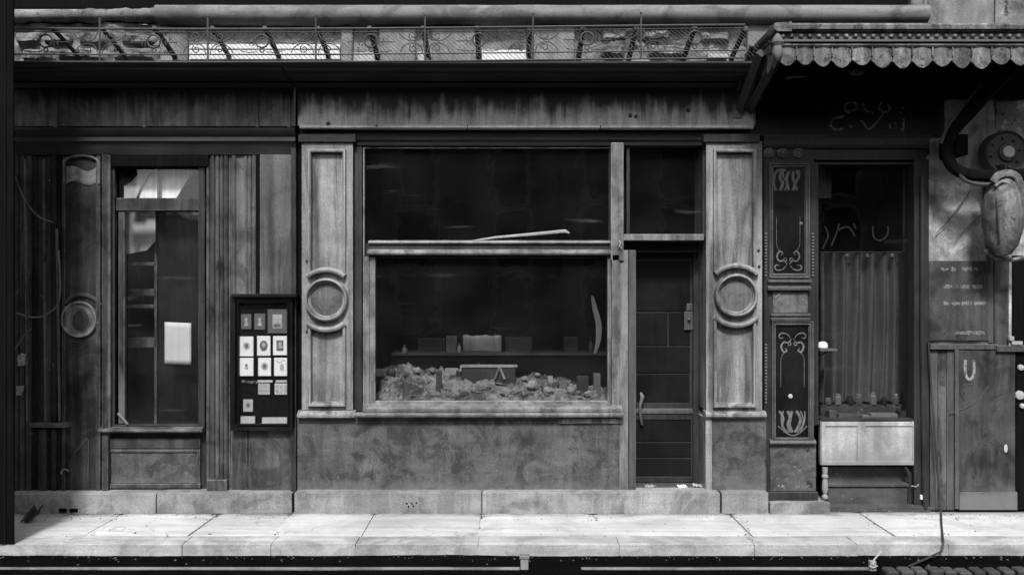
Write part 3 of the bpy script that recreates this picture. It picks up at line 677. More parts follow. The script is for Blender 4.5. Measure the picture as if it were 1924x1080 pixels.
# worn pilaster with arched panel head and roundel
lp = MB().pbox(117, 285, 190, 925, YL+.02, .2, .003).build('pilaster', M['left_paint'], ls)
MB().pbox(116, 340, 122, 924, YL, .1, .003).pbox(180, 292, 188, 924, YL, .1, .003).build('stile', M['left_paint'], lp)
arch = [(X(118), Z(345))] + [(X(150+33*math.cos(rad(a))), Z(306-14*math.sin(rad(a)))) for a in range(180, -1, -15)] + [(X(183), Z(345))]
MB().sweep(arch, half(.03, .03), YL+.018, False).build('arch_moulding', M['left_light'], lp)
MB().grid(lambda u, v: (X(121)+(X(182)-X(121))*u, YL+.012-.01*mnoise.noise((u*3, v*3, 2)), Z(343-4*math.sin(u*7))+(Z(312+5*math.sin(u*3.1))-Z(343))*v), 16, 8).build('bare_patch', M['main_paint'], lp)
MB().lathe(P(150, 600, YL+.018), [(.172, -.02), (.172, .012), (.166, .028), (.158, .028), (.150, .012), (.118, .006), (.112, .016), (.106, .006), (.001, .006)], 'y', 40).build('roundel_ring', M['main_frame'], lp)
MB().grid(lambda u, v: (lambda a, q: P(152+16*q*math.cos(a), 603-21*q*math.sin(a), YL+.008-.012*(1-q*q)))(u*2*math.pi, .02+.98*v), 24, 5).build('roundel_disc', M['left_paint'], lp)
arc = [(X(150+42*math.cos(rad(a))), Z(600-46*math.sin(rad(a)))) for a in range(35, 146, 8)]
MB().sweep(arc, half(.035, .02), YL+.018, False).build('arc_moulding', M['left_paint'], lp)
MB().tube([P(140, 850, .02), P(163, 822, .02), P(166, 828, .02), P(165, 905, .02)], .0025, 4).build('loose_splinter', M['left_light'], lp)
MB().tube(arcpts(122, 888, 7, 20, 200, 8, .015), .008, 5).build('iron_staple', M['stone_pale'], lp)
# window casing
MB().pbox(191, 290, 203, 924, YL-.01, .2, .004).build('casing', M['left_paint'], ls)
MB().pbox(203, 292, 207, 806, YL-.02, .1, .003).build('casing_bead', M['left_light'], ls)
lw = MB().prect(208, 290, 388, 808, flat(.06, .05), .10).build('window', M['dark_wood'], ls)
MB().box(X(205), X(390), .02, .12, Z(313, .02), Z(288, .02), .004).build('blind_box', M['black'], lw)
MB().pbox(218, 372, 386, 396, .055, .12, .005).build('transom', M['left_paint'], lw)
MB().pbox(222, 396, 234, 796, .07, .12, .006).build('inner_stile', M['left_light'], lw)
MB().pbox(375, 396, 382, 796, .06, .12, .006).build('inner_stile', M['left_light'], lw)
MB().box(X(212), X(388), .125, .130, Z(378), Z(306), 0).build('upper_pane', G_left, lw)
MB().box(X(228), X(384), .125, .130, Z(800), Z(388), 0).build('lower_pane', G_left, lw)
MB().exx([(.12, Z(812, .05)), (-.01, Z(812)), (-.02, Z(809)), (-.015, Z(806)), (.10, Z(797, .1)), (.12, Z(797, .1))], X(186), X(380), 10).build('sill', M['left_light'], lw)
MB().tube([P(222, 776, .05), P(229, 784, .045), P(240, 797, .05)], .014, 6).build('sill_peg', M['stone_pale'], lw)
MB().pbox(196, 812, 392, 924, .09, .2, .004).build('base_board', M['dark_wood'], ls)
MB().pbox(207, 824, 376, 842, .06, .1, .004).build('base_rail', M['left_paint'], ls)
bp_ = MB().prect(203, 843, 378, 921, flat(.025, .03), .09).build('base_panel', M['left_light'], ls)
MB().pbox(208, 848, 374, 908, .075, .1, .004).build('panel_field', M['riser'], bp_)
MB().pbox(206, 909, 376, 917, .045, .09, .004).build('panel_ledge', M['left_light'], bp_)
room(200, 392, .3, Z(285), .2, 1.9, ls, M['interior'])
# reeded pilaster right of the window
rp = MB().pbox(388, 272, 430, 900, .05, .2, .004).build('reeded_pilaster', M['left_paint'], ls)
for c, r in ((391, 3.2), (400, 4.2), (409, 3.6), (417, 3.4), (425, 4.4)):
    MB().tube([P(c, 284, .048), P(c, 600, .048), P(c, 899, .048)], r/200, 8).build('reed', M['left_light'] if c in (391, 409) else M['left_paint'], rp)
MB().pbox(384, 270, 432, 284, .012, .2, .006).build('capital', M['cornice'], rp)
MB().pbox(388, 901, 426, 925, -.01, .2, .006).build('base_block', M['left_light'], rp)
# boards between reeds and main front
MB().pbox(480, 262, 487, 556, .025, .05, .002).build('dark_strip', M['black'], ls)
bd = MB().pbox(430, 262, 556, 925, .045, .2, .004).build('board_panel', M['left_light'], ls)
for c, r in ((440, 4), (462, 3), (470, 3), (478, 4.5)):
    MB().tube([P(c, 268, .045), P(c, 556, .045)], r/200, 8).build('bead', M['left_light'], bd)
MB().pbox(488, 264, 547, 556, .02, .06, .004).build('panel_field', M['left_mid'] if 'left_mid' in M else M['left_light'], bd)
MB().pbox(546, 258, 556, 925, -.0, .1, .006).build('edge_batten', M['dark_wood'], bd)
MB().pbox(468, 808, 548, 922, .03, .06, .004).pbox(434, 808, 464, 922, .035, .06, .004).build('lower_boards', M['left_light'], bd)
slab_mesh(X(24), X(300), 0, 0, .2, -.09, .001, Z(927, -.09)).build('plinth_stone', M['plinth'], ls)
slab_mesh(X(302), X(552), 0, 0, .2, -.085, .001, Z(926, -.09)).build('plinth_stone', M['plinth'], ls)
MB().pbox(110, 955, 125, 962, -.094, -.05, .002).pbox(130, 955, 146, 962, -.094, -.05, .002).build('cellar_grating', M['black'], ls)

# ---------------------------------------------------------------- things in the left window
lv = thing('reflection_bands', (X(262), .5, .6), 'rack of boards added as reflected storey bands behind the left window glass', 'shelves')
for k, py in enumerate((497, 548, 575, 640)):
    MB().box(X(225, .5), X(300, .5), .42, .7, Z(py+(3, 9, 4, 12)[k], .5), Z(py-(4, 5, 3, 6)[k], .5), .006).build('shelf', M['reflection_dim'], lv)  # boards imitate the bands of reflected storeys in the glass
MB().box(X(296, .5), X(301, .5), .42, .72, .6, Z(400, .5), .004).build('reflection_upright', M['reflection_dim'], lv)
MB().box(X(222, .7), X(303, .7), .71, .73, .6, Z(400, .7), .002).build('back_board', M['interior'], lv)
sb = MB(); yq = .17  # sheets and rod below imitate sky and house reflected in the panes
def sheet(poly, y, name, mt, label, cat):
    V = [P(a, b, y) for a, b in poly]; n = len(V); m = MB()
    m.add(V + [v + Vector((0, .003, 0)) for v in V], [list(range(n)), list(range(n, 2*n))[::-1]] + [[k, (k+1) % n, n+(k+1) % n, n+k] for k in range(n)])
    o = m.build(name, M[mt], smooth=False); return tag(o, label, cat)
sheet([(262, 374), (262, 352), (276, 338), (290, 318), (368, 317), (352, 338), (330, 374)], .20, 'reflection_sheet', 'sky_reflection', 'bright slanted sheet added as the sky reflection in the top pane of the left window', 'sheet')
sheet([(233, 374), (233, 350), (246, 342), (268, 319), (286, 319), (262, 356), (255, 374)], .17, 'reflection_sheet', 'paper_grey', 'grey slanted strip added as a reflection at the upper left corner of the left window', 'sheet')
MB_ = MB().tube([P(299, 312, .16), P(298, 374, .16)], .014, 6).build('reflection_rod', M['trim_grey']); tag(MB_, 'dark upright rod added across the sky reflection sheet in the left window', 'rod')
MB_ = MB().tube([P(233, 372, .185), P(262, 340, .185), P(290, 314, .185)], .012, 5).build('slack_cord', M['dark_wood']); tag(MB_, 'dark slanting cord beside the grey reflection strip in the left window', 'cord')
sheet([(236, 478), (236, 398), (292, 398), (292, 452), (276, 470)], .36, 'reflection_sheet', 'paper_grey', 'grey sheet added as a reflection above the bands in the left window', 'sheet')
def fold(px0, px1, py0, py1, y, amp, k, nx=80, nz=10, sway=.3):
    def fn(u, v):
        x = X(px0, y)+(X(px1, y)-X(px0, y))*u
        a = math.sin(u*k*2*math.pi + 1.4*math.sin(u*7) + .5*math.sin(v*2.1+u*4)) + .4*math.sin(u*k*5.3+1+.6*v) + .25*mnoise.noise((u*k*3, v*2.5, 2))
        return (x + sway*.01*math.sin(v*3), y - amp*a*(.5+.5*v if False else 1), Z(py1, y)+(Z(py0, y)-Z(py1, y))*v)
    return MB().grid(fn, nx, nz)
c = fold(298, 386, 400, 796, .28, .010, 2.2).build('window_curtain', M['curtain_dark']); tag(c, 'flat dark cloth hanging behind the right half of the left window', 'curtain')
nw = MB().grid(lambda u, v: (X(308, .10)+(X(358, .10)-X(308, .10))*u, .115-.006*math.sin(u*3)*v, Z(684+2*u, .1)+(Z(605, .1)-Z(684, .1))*v), 8, 8).build('paper_notice', M['paper']); tag(nw, 'blank white paper notice stuck inside the left window', 'notice')
sm_ = nw.modifiers.new('thickness', 'SOLIDIFY'); sm_.thickness = .0015

# ---------------------------------------------------------------- photographer's showcase and its cards
yc = -.06
cs = thing('photo_showcase', (X(494, yc), yc, Z(806, yc)), 'black glazed showcase of portrait photographs hung between the two fronts', 'showcase')
MB().box(X(437, yc), X(552, yc), yc+.06, yc+.10, Z(806, yc), Z(556, yc), .004).build('back_board', M['black'], cs)
MB().prect(437, 556, 553, 806, flat(.05, .075), yc+.09).build('frame', M['black_gloss'], cs)
MB().pbox(434, 552, 556, 558, yc-.03, yc+.1, .004).build('top_moulding', M['black_gloss'], cs)
MB().prect(446, 566, 544, 798, ogee(.015, .02), yc+.02).build('inner_bead', M['black_gloss'], cs)
MB().box(X(446, yc), X(544, yc), yc+.022, yc+.025, Z(800, yc), Z(566, yc), 0).build('pane', G_case, cs)
yk = yc+.045
MB().pbox(452, 782, 479, 803, yk-.02, yk, .002).pbox(492, 784, 540, 803, yk-.02, yk, .002).build('bottom_panel', M['paper_grey'], cs)
MB().text('Photographie d', 453, 719, yk-.004, .038, 'LEFT', .35).build('lettering', M['letter_pale'], cs)
MB().pbox(484, 714, 512, 718, yk-.006, yk, .001).pbox(518, 714, 541, 718, yk-.006, yk, .001).build('label_strip', M['paper_grey'], cs)
GRP = 'portrait cards in the photographer\'s showcase'
def oval(m, cx, cy, rx, ry, y, n=20, th=.0012):
    p = P(cx, cy, y); V = [(p.x+rx/200*math.cos(2*math.pi*k/n), y, p.z+ry/200*math.sin(2*math.pi*k/n)) for k in range(n)]
    V += [(a, y+th, b) for a, _, b in V]
    return m.add(V, [list(range(n)), list(range(n, 2*n))[::-1]] + [[k, (k+1) % n, n+(k+1) % n, n+k] for k in range(n)])
def card(px0, py0, px1, py1, mt, pic, label, tilt=0):
    cx, cy = (px0+px1)/2, (py0+py1)/2
    y = yk-.004
    t = thing('photo_card', (X(cx, y), y, Z(py1, y)), label, 'photograph', GRP)
    MB().pbox(px0, py0, px1, py1, y, y+.003, .0008).build('mount', mt, t)
    if pic == 'round': oval(MB(), cx, cy-1, 6.5, 7, y-.0014).build('portrait', M['ink_mid'], t); oval(MB(), cx, cy-1, 3, 4, y-.0028).build('sitter', M['ink'], t)
    elif pic == 'oval': oval(MB(), cx, cy, 7.5, 10, y-.0014).build('portrait', M['ink'], t); oval(MB(), cx, cy-2, 3.2, 4, y-.0028).build('sitter', M['paper_grey'], t)
    elif pic == 'small': oval(MB(), cx, cy-3, 2.4, 2.6, y-.0014).build('portrait', M['ink'], t); oval(MB(), cx, cy+2, 3.2, 3, y-.0014).build('sitter', M['ink_mid'], t)
    elif pic == 'rect': MB().pbox(cx-6.5, cy-10, cx+6.5, cy+10, y-.0015, y, 0).build('portrait', M['ink'], t); oval(MB(), cx+.5, cy-3, 3, 4, y-.003).build('sitter', M['ink_mid'], t); MB().pbox(cx-4, cy+1, cx+5, cy+5, y-.003, y-.0016, 0).build('sitter', M['ink_mid'], t)
    elif pic == 'fig':
        MB().pbox(cx-6, cy-9, cx+6, cy+9, y-.0015, y, 0).build('portrait', M['ink'], t)
        oval(MB(), cx, cy-4, 2.2, 2.6, y-.003).build('sitter', M['paper'], t)
        m = MB(); p0 = [P(cx-4, cy+8, y-.003), P(cx+4, cy+8, y-.003), P(cx+1, cy-2, y-.003), P(cx-1, cy-2, y-.003)]
        q0 = [p + Vector((0, .0012, 0)) for p in p0]
        m.add(p0+q0, [(0, 1, 2, 3), (7, 6, 5, 4), (0, 4, 5, 1), (1, 5, 6, 2), (2, 6, 7, 3), (3, 7, 4, 0)]).build('sitter_dress', M['paper_grey'], t)
    elif pic == 'figs':
        MB().pbox(cx-9, cy-13, cx+9, cy+13, y-.0015, y, 0).build('portrait', M['ink_mid'], t)
        for dx, dy in ((-3, -4), (3, -6), (0, 3), (4, 2)): oval(MB(), cx+dx, cy+dy, 3, 3.4, y-.003).build('sitter', M['paper'], t)
        MB().pbox(cx-7, cy+5, cx+6, cy+11, y-.003, y-.0016, 0).build('sitter', M['ink'], t)
    elif pic == 'sketch':
        MB().tube(curve([(cx-8, cy-12), (cx-2, cy-8), (cx+5, cy-13), (cx+8, cy-9)], y-.0015, 4), .003, 4).build('portrait', M['ink_mid'], t)
        oval(MB(), cx+2, cy+1, 4, 7, y-.0014).build('sitter', M['ink_mid'], t)
    elif pic == 'bands':
        for k in range(3): MB().pbox(px0+2+k*8, py0+3, px0+7+k*8, py1-3, y-.0014, y, 0).build('print_bar', M['ink_mid'], t)
    elif pic == 'lines':
        for k in range(2): MB().pbox(px0+2, py0+5+k*8, px1-2, py0+7+k*8, y-.0014, y, 0).build('print_line', M['ink_mid'], t)
    return t
card(453, 590, 472, 618, M['mount_dark'], 'fig', 'small dark framed portrait of a standing figure, leftmost in the top row')
card(478, 589, 498, 619, M['mount_dark'], 'fig', 'small dark framed portrait, second in the top row')
card(503, 581, 539, 626, M['mount_dark'], 'figs', 'largest dark framed group portrait at right of the top row')
card(450, 632, 476, 669, M['card_white'], 'round', 'white card with small round portrait, left of the middle row')
card(483, 631, 508, 668, M['card_white'], 'oval', 'white card with dark oval portrait, middle of the middle row')
card(513, 631, 539, 667, M['card_white'], 'rect', 'white card with dark rectangular portrait, right of the middle row')
card(450, 672, 476, 706, M['card_white'], 'small', 'white card with tiny vignette portrait, left of the lower white row')
card(485, 672, 509, 706, M['card_white'], 'round', 'white card with round portrait, middle of the lower white row')
card(515, 672, 540, 706, M['card_white'], 'sketch', 'white card with torn top and blurred portrait, right of the lower white row')
card(485, 720, 507, 741, M['paper_grey'], 'lines', 'small pale printed card with two lines below the lettering')
card(516, 720, 540, 741, M['paper_grey'], 'bands', 'small pale card with vertical bars below the lettering')
card(457, 750, 475, 773, M['paper_grey'], 'round', 'lowest small pale ornamental card alone at the bottom left')

# ---------------------------------------------------------------- display in the main window
TZ = Z(762, .12)
def heapz(x, y):
    u = (x - X(700, .3))/(X(1145, .3)-X(700, .3)); v = (y-.14)/.62
    base = .02 + v*(.15 + .10*math.exp(-((u-.10)/.16)**2) + .09*math.exp(-((u-.42)/.2)**2))*(1.0 if u < .72 else max(.3, 1-(u-.72)*2.4))
    nse = .04*mnoise.fractal((x*6, y*6, 1.0), 1, 2, 5) + .055*abs(mnoise.noise((x*13, y*16, 4))) + .03*abs(mnoise.noise((x*31, y*34, 7)))
    return TZ + .01 + max(0.004, base + nse*(.4+v))
hp = MB().grid(lambda u, v: ((lambda x, y: (x, y, heapz(x, y)))(X(704, .14)+(X(1150, .14)-X(704, .14))*u, .14+.62*v)), 260, 60).build('cloth_heap', M['cloth']); tag(hp, 'heap of crumpled pale lace and cloth spread along the bottom of the shop window', 'cloth')
hp.modifiers.new('thickness', 'SOLIDIFY').thickness = .004
def on_heap(px, y): x = X(px, y); return Vector((x, y, heapz(x, y)))
def inbox(px0, py0, px1, py1, y, dep, name, mt, label, cat, b=.004):
    t = MB().pbox(px0, py0, px1, py1, y, y+dep, b).build(name, mt); return tag(t, label, cat)
yb = .8
# back shelf
t = thing('stepped_shelf', (X(890, yb), yb, TZ), 'long low shelf with a pale front edge behind the cloth in the window', 'shelf')
MB().box(X(735, yb), X(1140, yb), yb, yb+.3, Z(668, yb), Z(662, yb), .003).build('shelf_board', M['goods_dark'], t)
MB().box(X(735, yb), X(1140, yb), yb+.02, yb+.3, TZ+.003, Z(669, yb), .003).build('shelf_front', M['black'], t)
cd = MB().grid(lambda u, v: (X(870, .9)+(X(942, .9)-X(870, .9))*u, .9+.01*math.sin(u*5), Z(662, .9)+(Z(630, .9)-Z(662, .9))*v*(1+.1*mnoise.noise((u*6, 0, 0)))), 14, 5).build('torn_card', M['goods_pale']); tag(cd, 'upright white card with torn top standing at the back of the window', 'card')
cd.modifiers.new('thickness', 'SOLIDIFY').thickness = .004
inbox(785, 636, 836, 662, .88, .12, 'box', M['goods_dark'], 'wide dark grey box on the back shelf left of the white card', 'box')
inbox(838, 632, 858, 662, .86, .1, 'box', M['goods_mid'], 'narrow upright grey box beside the white card', 'box')
inbox(950, 634, 1000, 662, .88, .1, 'box', M['goods_dark'], 'dark box on the back shelf right of the white card', 'box')
inbox(1060, 634, 1085, 662, .86, .1, 'box', M['goods_dark'], 'small grey box near the right end of the back shelf', 'box')
def bottle(px, py, y, h, r, label, mt):
    c = P(px, py, y); t = MB().lathe(c, [(r*.9, 0), (r, .01), (r, h*.55), (r*.8, h*.66), (r*.35, h*.76), (r*.32, h*.95), (r*.42, h*.96), (r*.4, h)], 'z', 12).build('bottle', mt); return tag(t, label, 'bottle')
bottle(863, 662, .84, .10, .02, 'small pale bottle on the back shelf touching the white card', M['goods_pale'])
bottle(1110, 662, .85, .16, .03, 'taller grey bottle at the right end of the back shelf', M['goods_dark'])
bottle(760, 664, .84, .09, .028, 'squat bottle at the left end of the back shelf', M['goods_mid'])
bottle(930, 662, .98, .20, .025, 'slim dark bottle behind the torn white card', M['goods_dark'])
# open tray and small goods in front
t = thing('display_tray', (X(920, .55), .55, TZ), 'shallow open tray with a pale rim in the middle of the window', 'tray')
yt = .52
MB().box(X(868, yt), X(968, yt), yt, yt+.14, TZ+.003, Z(688, yt)-.01, .004).build('tray_body', M['goods_dark'], t)
MB().box(X(864, yt), X(972, yt), yt-.01, yt+.15, Z(690, yt), Z(687, yt), .002).build('tray_rim', M['goods_pale'], t)
t = thing('folded_frame', (X(938, .47), .47, TZ), 'small tent-shaped pale frame standing in front of the tray', 'frame')
m = MB(); y = .47
y = .50
m.tube([P(930, 712, y), P(938, 690, y)], .012, 5).build('frame_side', M['goods_mid'], t); MB().tube([P(948, 712, y), P(939, 690, y)], .014, 5).build('frame_side', M['goods_pale'], t)
goods = [(722, 668, 'box', 'small pale box with dark front at the far left of the display', 'goods_pale', 46, 14), (735, 690, 'ball', 'round dark pot at the left of the cloth heap', 'goods_dark', 10, 0),
         (783, 686, 'shell', 'pale curled shell left of the tray', 'goods_pale', 9, 0), (812, 688, 'shell', 'grey shell beside the dark gap in the cloth', 'goods_mid', 8, 0),
         (848, 694, 'box', 'pale tilted packet left of the tray', 'goods_pale', 24, 14), (985, 690, 'shell', 'white shell just right of the tray', 'goods_pale', 7, 0),
         (1000, 702, 'shell', 'white folded paper twist right of the tray', 'goods_pale', 11, 0), (1025, 706, 'ball', 'grey pot with a pale lid right of the tray', 'goods_mid', 9, 0),
         (1030, 718, 'shell', 'pale figurine lump in the right half of the display', 'goods_pale', 10, 0), (1048, 724, 'box', 'white block lying near the right of the display', 'goods_pale', 18, 13),
         (1073, 722, 'ball', 'pale egg-shaped pot at the right of the display', 'goods_pale', 9, 0), (1095, 700, 'box', 'dark upright case at the right of the display', 'goods_dark', 22, 34),
         (1122, 716, 'box', 'grey card leaning by the right window frame', 'goods_mid', 13, 46), (1106, 733, 'shell', 'pale crumpled scrap at the lower right of the display', 'goods_pale', 9, 0),
         (824, 716, 'box', 'dark upright packet sunk in the middle of the cloth', 'goods_dark', 10, 40), (1118, 738, 'shell', 'smallest white scrap near the lower right pane corner', 'goods_pale', 6, 0),
         (1010, 676, 'shell', 'tiny pale trinket on the shelf edge right of centre', 'goods_pale', 5, 0), (1062, 676, 'box', 'flat pale packet near the shelf edge at right', 'goods_mid', 26, 7)]
for px, py, kd, lab, mt, a, b in goods:
    y = .30 if py > 715 else (.42 if py > 695 else .62)
    if kd == 'box':
        o = MB().box(X(px-a/2, y), X(px+a/2, y), y, y+.07, Z(py+b, y), Z(py, y), .005).build('packet', M[mt]); tag(o, lab, 'packet')
    elif kd == 'ball':
        r = a/200; p = P(px, py+a, y)
        o = MB().lathe(p, [(r*.6, 0), (r*.95, r*.5), (r, r), (r*.8, r*1.6), (r*.5, r*1.8), (r*.6, r*2), (r*.2, r*2.3), (.001, r*2.35)], 'z', 14).build('pot', M[mt]); tag(o, lab, 'pot')
    else:
        p = P(px, py, y); r = a/200
        def fn(u, v):
            th = u*2*math.pi; ph = (v-.5)*math.pi; d = Vector((math.cos(ph)*math.cos(th), .6*math.cos(ph)*math.sin(th), .75*math.sin(ph)))
            return p + d*r*(1+.45*mnoise.noise(d*2.3+Vector((px*.37, py, 0))))
        o = MB().grid(fn, 14, 9).build('trinket', M[mt]); tag(o, lab, 'trinket')
    o.location.z = heapz(o.location.x, y + .02) - .006
KG = 'small trinkets jumbled on the cloth in the shop window'
protos = []
def trinket(kind):
    m = MB(); o = Vector((0, 0, 0))
    if kind == 0: m.lathe(o, [(.012, 0), (.02, .01), (.024, .03), (.022, .045), (.018, .044), (.016, .012), (.001, .01)], 'z', 10)          # cup
    elif kind == 1: m.lathe(o, [(.02, 0), (.022, .01), (.02, .04), (.008, .055), (.007, .075), (.010, .08), (.001, .081)], 'z', 10)          # flask
    elif kind == 2: m.box(-.03, .03, -.018, .018, 0, .022, .003); m.box(-.031, .031, -.019, .019, .022, .03, .002)                             # lidded box
    elif kind == 3: m.lathe(o, [(.001, .0), (.045, .002), (.052, .008), (.05, .011), (.03, .006), (.001, .005)], 'z', 14)                      # plate
    elif kind == 4: m.tube([(-.03, 0, .006), (-.01, .01, .012), (.012, 0, .03), (.03, -.01, .05)], [.006, .012, .012, .004], 7)               # horn
    elif kind == 5: m.box(-.026, .026, -.002, .002, 0, .066, .001); m.box(-.02, .02, -.0035, -.0021, .008, .058, .0008)                        # small framed card
    else: m.grid(lambda u, v: (.03*math.cos(v*math.pi-1.57)*math.cos(u*6.283)*(1+.4*mnoise.noise((u*4, v*4, 3))), .02*math.cos(v*math.pi-1.57)*math.sin(u*6.283), .02+.02*math.sin(v*math.pi-1.57)), 9, 6)  # shell
    return m.build('trinket', M[('goods_pale', 'goods_mid', 'goods_dark', 'goods_pale', 'goods_mid', 'goods_pale', 'goods_mid')[kind]])
names = ['small cup', 'small stoppered flask', 'tiny lidded box', 'small dish', 'little curved horn', 'tiny framed card', 'small crumpled shell']
Rj = random.Random(21)
zones = ['far left', 'left', 'middle', 'right', 'far right']
for i in range(70):
    k = i % 7; zn = (i//7) % 5; bk = i//35
    if i < 7: o = trinket(k); protos.append(o)
    else: o = protos[k].copy(); col.objects.link(o)
    px = 710 + 86*(zn + Rj.uniform(.05, .95)); y = Rj.uniform(.42, .64) if bk else Rj.uniform(.16, .36)
    x = X(px, y); o.location = (x, y, heapz(x, y) - .008); sc_ = Rj.uniform(.6, 1.25)
    o.scale = (sc_, sc_, sc_*Rj.uniform(.8, 1.2)); o.rotation_euler = (Rj.uniform(-.35, .35), Rj.uniform(-.4, .4), Rj.uniform(-.9, .9) if k != 5 else Rj.uniform(-.4, .4))
    tag(o, names[k] + ' half sunk in the ' + ('back' if bk else 'front') + ' of the cloth heap at its ' + zones[zn], 'trinket', KG)
# (goods above are set down on the cloth where they stand)
# pale curtain edge at the right of the main window
cv = curve([(1113, 556), (1118, 580), (1125, 610), (1124, 640), (1118, 664)], .3, 8)
m = MB(); V = []
for i, p in enumerate(cv):
    wv = .012 + .018*math.sin(math.pi*i/(len(cv)-1))
    V += [p + Vector((-wv, 0, 0)), p + Vector((wv, .015, 0)), p + Vector((wv, .02, 0)), p+Vector((-wv, .005, 0))]
F = [[i*4+k, i*4+(k+1) % 4, i*4+4+(k+1) % 4, i*4+4+k] for i in range(len(cv)-1) for k in range(4)] + [(0, 1, 2, 3), tuple(4*(len(cv)-1)+k for k in (3, 2, 1, 0))]
tag(m.add(V, F).build('hanging_ribbon', M['goods_mid']), 'pale curved ribbon hanging inside the right edge of the main window', 'ribbon')
# sagging pale slat behind the upper pane
tag(MB().tube([P(852, 458, .2), P(930, 446, .2), P(1000, 440, .2), P(1062, 434, .2), P(1070, 438, .2)], [.004, .012, .016, .018, .006], 6, flat=.5).build('blind_slat', M['paper_grey']), 'thin pale slat lying askew behind the transom of the main window', 'slat')

# litter on the doorstep
zt = Z(922, 0)
for i, (px, y, wd, lab, mt) in enumerate(((1222, .14, 22, 'long pale crumpled paper strip on the doorstep', 'white_dirty'), (1282, .12, 16, 'flat white paper scrap in the middle of the doorstep', 'white'), (1311, .16, 18, 'folded white paper scrap at the right corner of the doorstep', 'paper'))):
    x0 = X(px-wd/2, y)
    o = MB().grid(lambda u, v: (x0+wd/195*u, y-.03+.10*v, zt+.008+.03*abs(mnoise.noise((u*3+i*4, v*3, 2)))), 10, 6).build('paper_scrap', M[mt]); tag(o, lab, 'paper')
    o.modifiers.new('thickness', 'SOLIDIFY').thickness = .002

# ================================================================ RIGHT SHOPFRONT
rs = thing('right_shopfront', (X(1590), 0, 0), 'black shopfront with ornamented glass pilaster and curtained window under the canopy', 'shopfront')
fr_ = MB().pbox(1408, 84, 1775, 256, .0, .4, .004).build('frieze', M['black_gloss'], rs)
MB().exx([(.1, Z(278)), (.0, Z(278)), (-.02, Z(272)), (-.02, Z(266)), (-.045, Z(262)), (-.05, Z(255)), (.1, Z(254))], X(1434), X(1745)).build('frieze_moulding', M['trim_right'], rs)
MB().pbox(1424, 205, 1520, 250, .005, .05, .004).build('frieze_panel', M['black_gloss'], rs)
# hand-painted signature on the frieze
def stroke(px_pts, r, y=.012, mt='letter_dim', nm='lettering', par=None):
    return MB().tube(curve(px_pts, y, 5), r, 5, flat=.25).build(nm, M[mt], par or rs)
for pts in ([(1598, 212), (1588, 208), (1590, 196), (1604, 193), (1611, 199), (1606, 207), (1594, 208)], [(1622, 194), (1625, 205), (1634, 211)], [(1642, 214), (1638, 209)],
            [(1656, 194), (1652, 203), (1661, 211), (1672, 206), (1668, 196)], [(1698, 200), (1694, 206)], [(1690, 212), (1693, 211)],
            [(1586, 219), (1566, 224), (1561, 236), (1570, 244), (1585, 242)], [(1598, 239), (1600, 237)], [(1617, 229), (1621, 228), (1634, 243), (1660, 214)],
            [(1698, 224), (1697, 242), (1692, 243)], [(1670, 232), (1674, 242)], [(1682, 230), (1683, 242)]):
    stroke(pts, .011, -.002, 'letter_pale')
# ornamented pilaster
op = MB().pbox(1436, 278, 1530, 932, .02, .4, .004).build('ornament_pilaster', M['trim_right'], rs)
for px in (1444, 1470, 1500):
    m = MB(); p = P(px, 288, .015)
    m.lathe(p, [(.05, -.005), (.05, .01), (.035, .018), (.03, .014), (.02, .028), (.001, .032)], 'y', 14)
    for k in range(8): a = k*math.pi/4; m.lathe(p+Vector((.036*math.cos(a), -.012, .036*math.sin(a))), [(.012, 0), (.011, .006), (.001, .012)], 'y', 6)
    m.build('rosette', M['trim_grey'], op)
def panel(px0, py0, px1, py1, par):
    MB().prect(px0, py0, px1, py1, ogee(.04, .035), .022).build('panel_frame', M['trim_grey'], par)
    MB().pbox(px0+7, py0+7, px1-7, py1-7, .012, .03, .002).build('glass_panel', M['black_gloss'], par)
panel(1444, 308, 1519, 522, op); panel(1449, 603, 1526, 829, op)
MB().exx([(.03, Z(546)), (-.03, Z(545)), (-.035, Z(541)), (-.01, Z(538)), (-.01, Z(533)), (-.04, Z(530)), (-.04, Z(526)), (.03, Z(524))], X(1442), X(1522)).build('band_moulding', M['trim_grey'], op)
MB().pbox(1452, 548, 1518, 588, .008, .03, .004).build('plain_panel', M['main_disc'], op)
MB().exx([(.03, Z(602)), (-.02, Z(602)), (-.025, Z(598)), (-.01, Z(596)), (-.03, Z(593)), (-.03, Z(590)), (.03, Z(588))], X(1448), X(1522)).build('band_moulding', M['trim_grey'], op)
MB().exx([(.03, Z(834)), (-.02, Z(834)), (-.03, Z(831)), (-.02, Z(827)), (.03, Z(824))], X(1446), X(1532)).build('band_moulding', M['trim_grey'], op)
# beaded edges
for px in (1439, 1527):
    m = MB()
    for py in list(range(440, 524, 6)) + list(range(648, 760, 6)): m.lathe(P(px, py, .02), [(.014, 0), (.012, .01), (.001, .016)], 'y', 6)
    m.build('bead_row', M['trim_grey'], op)
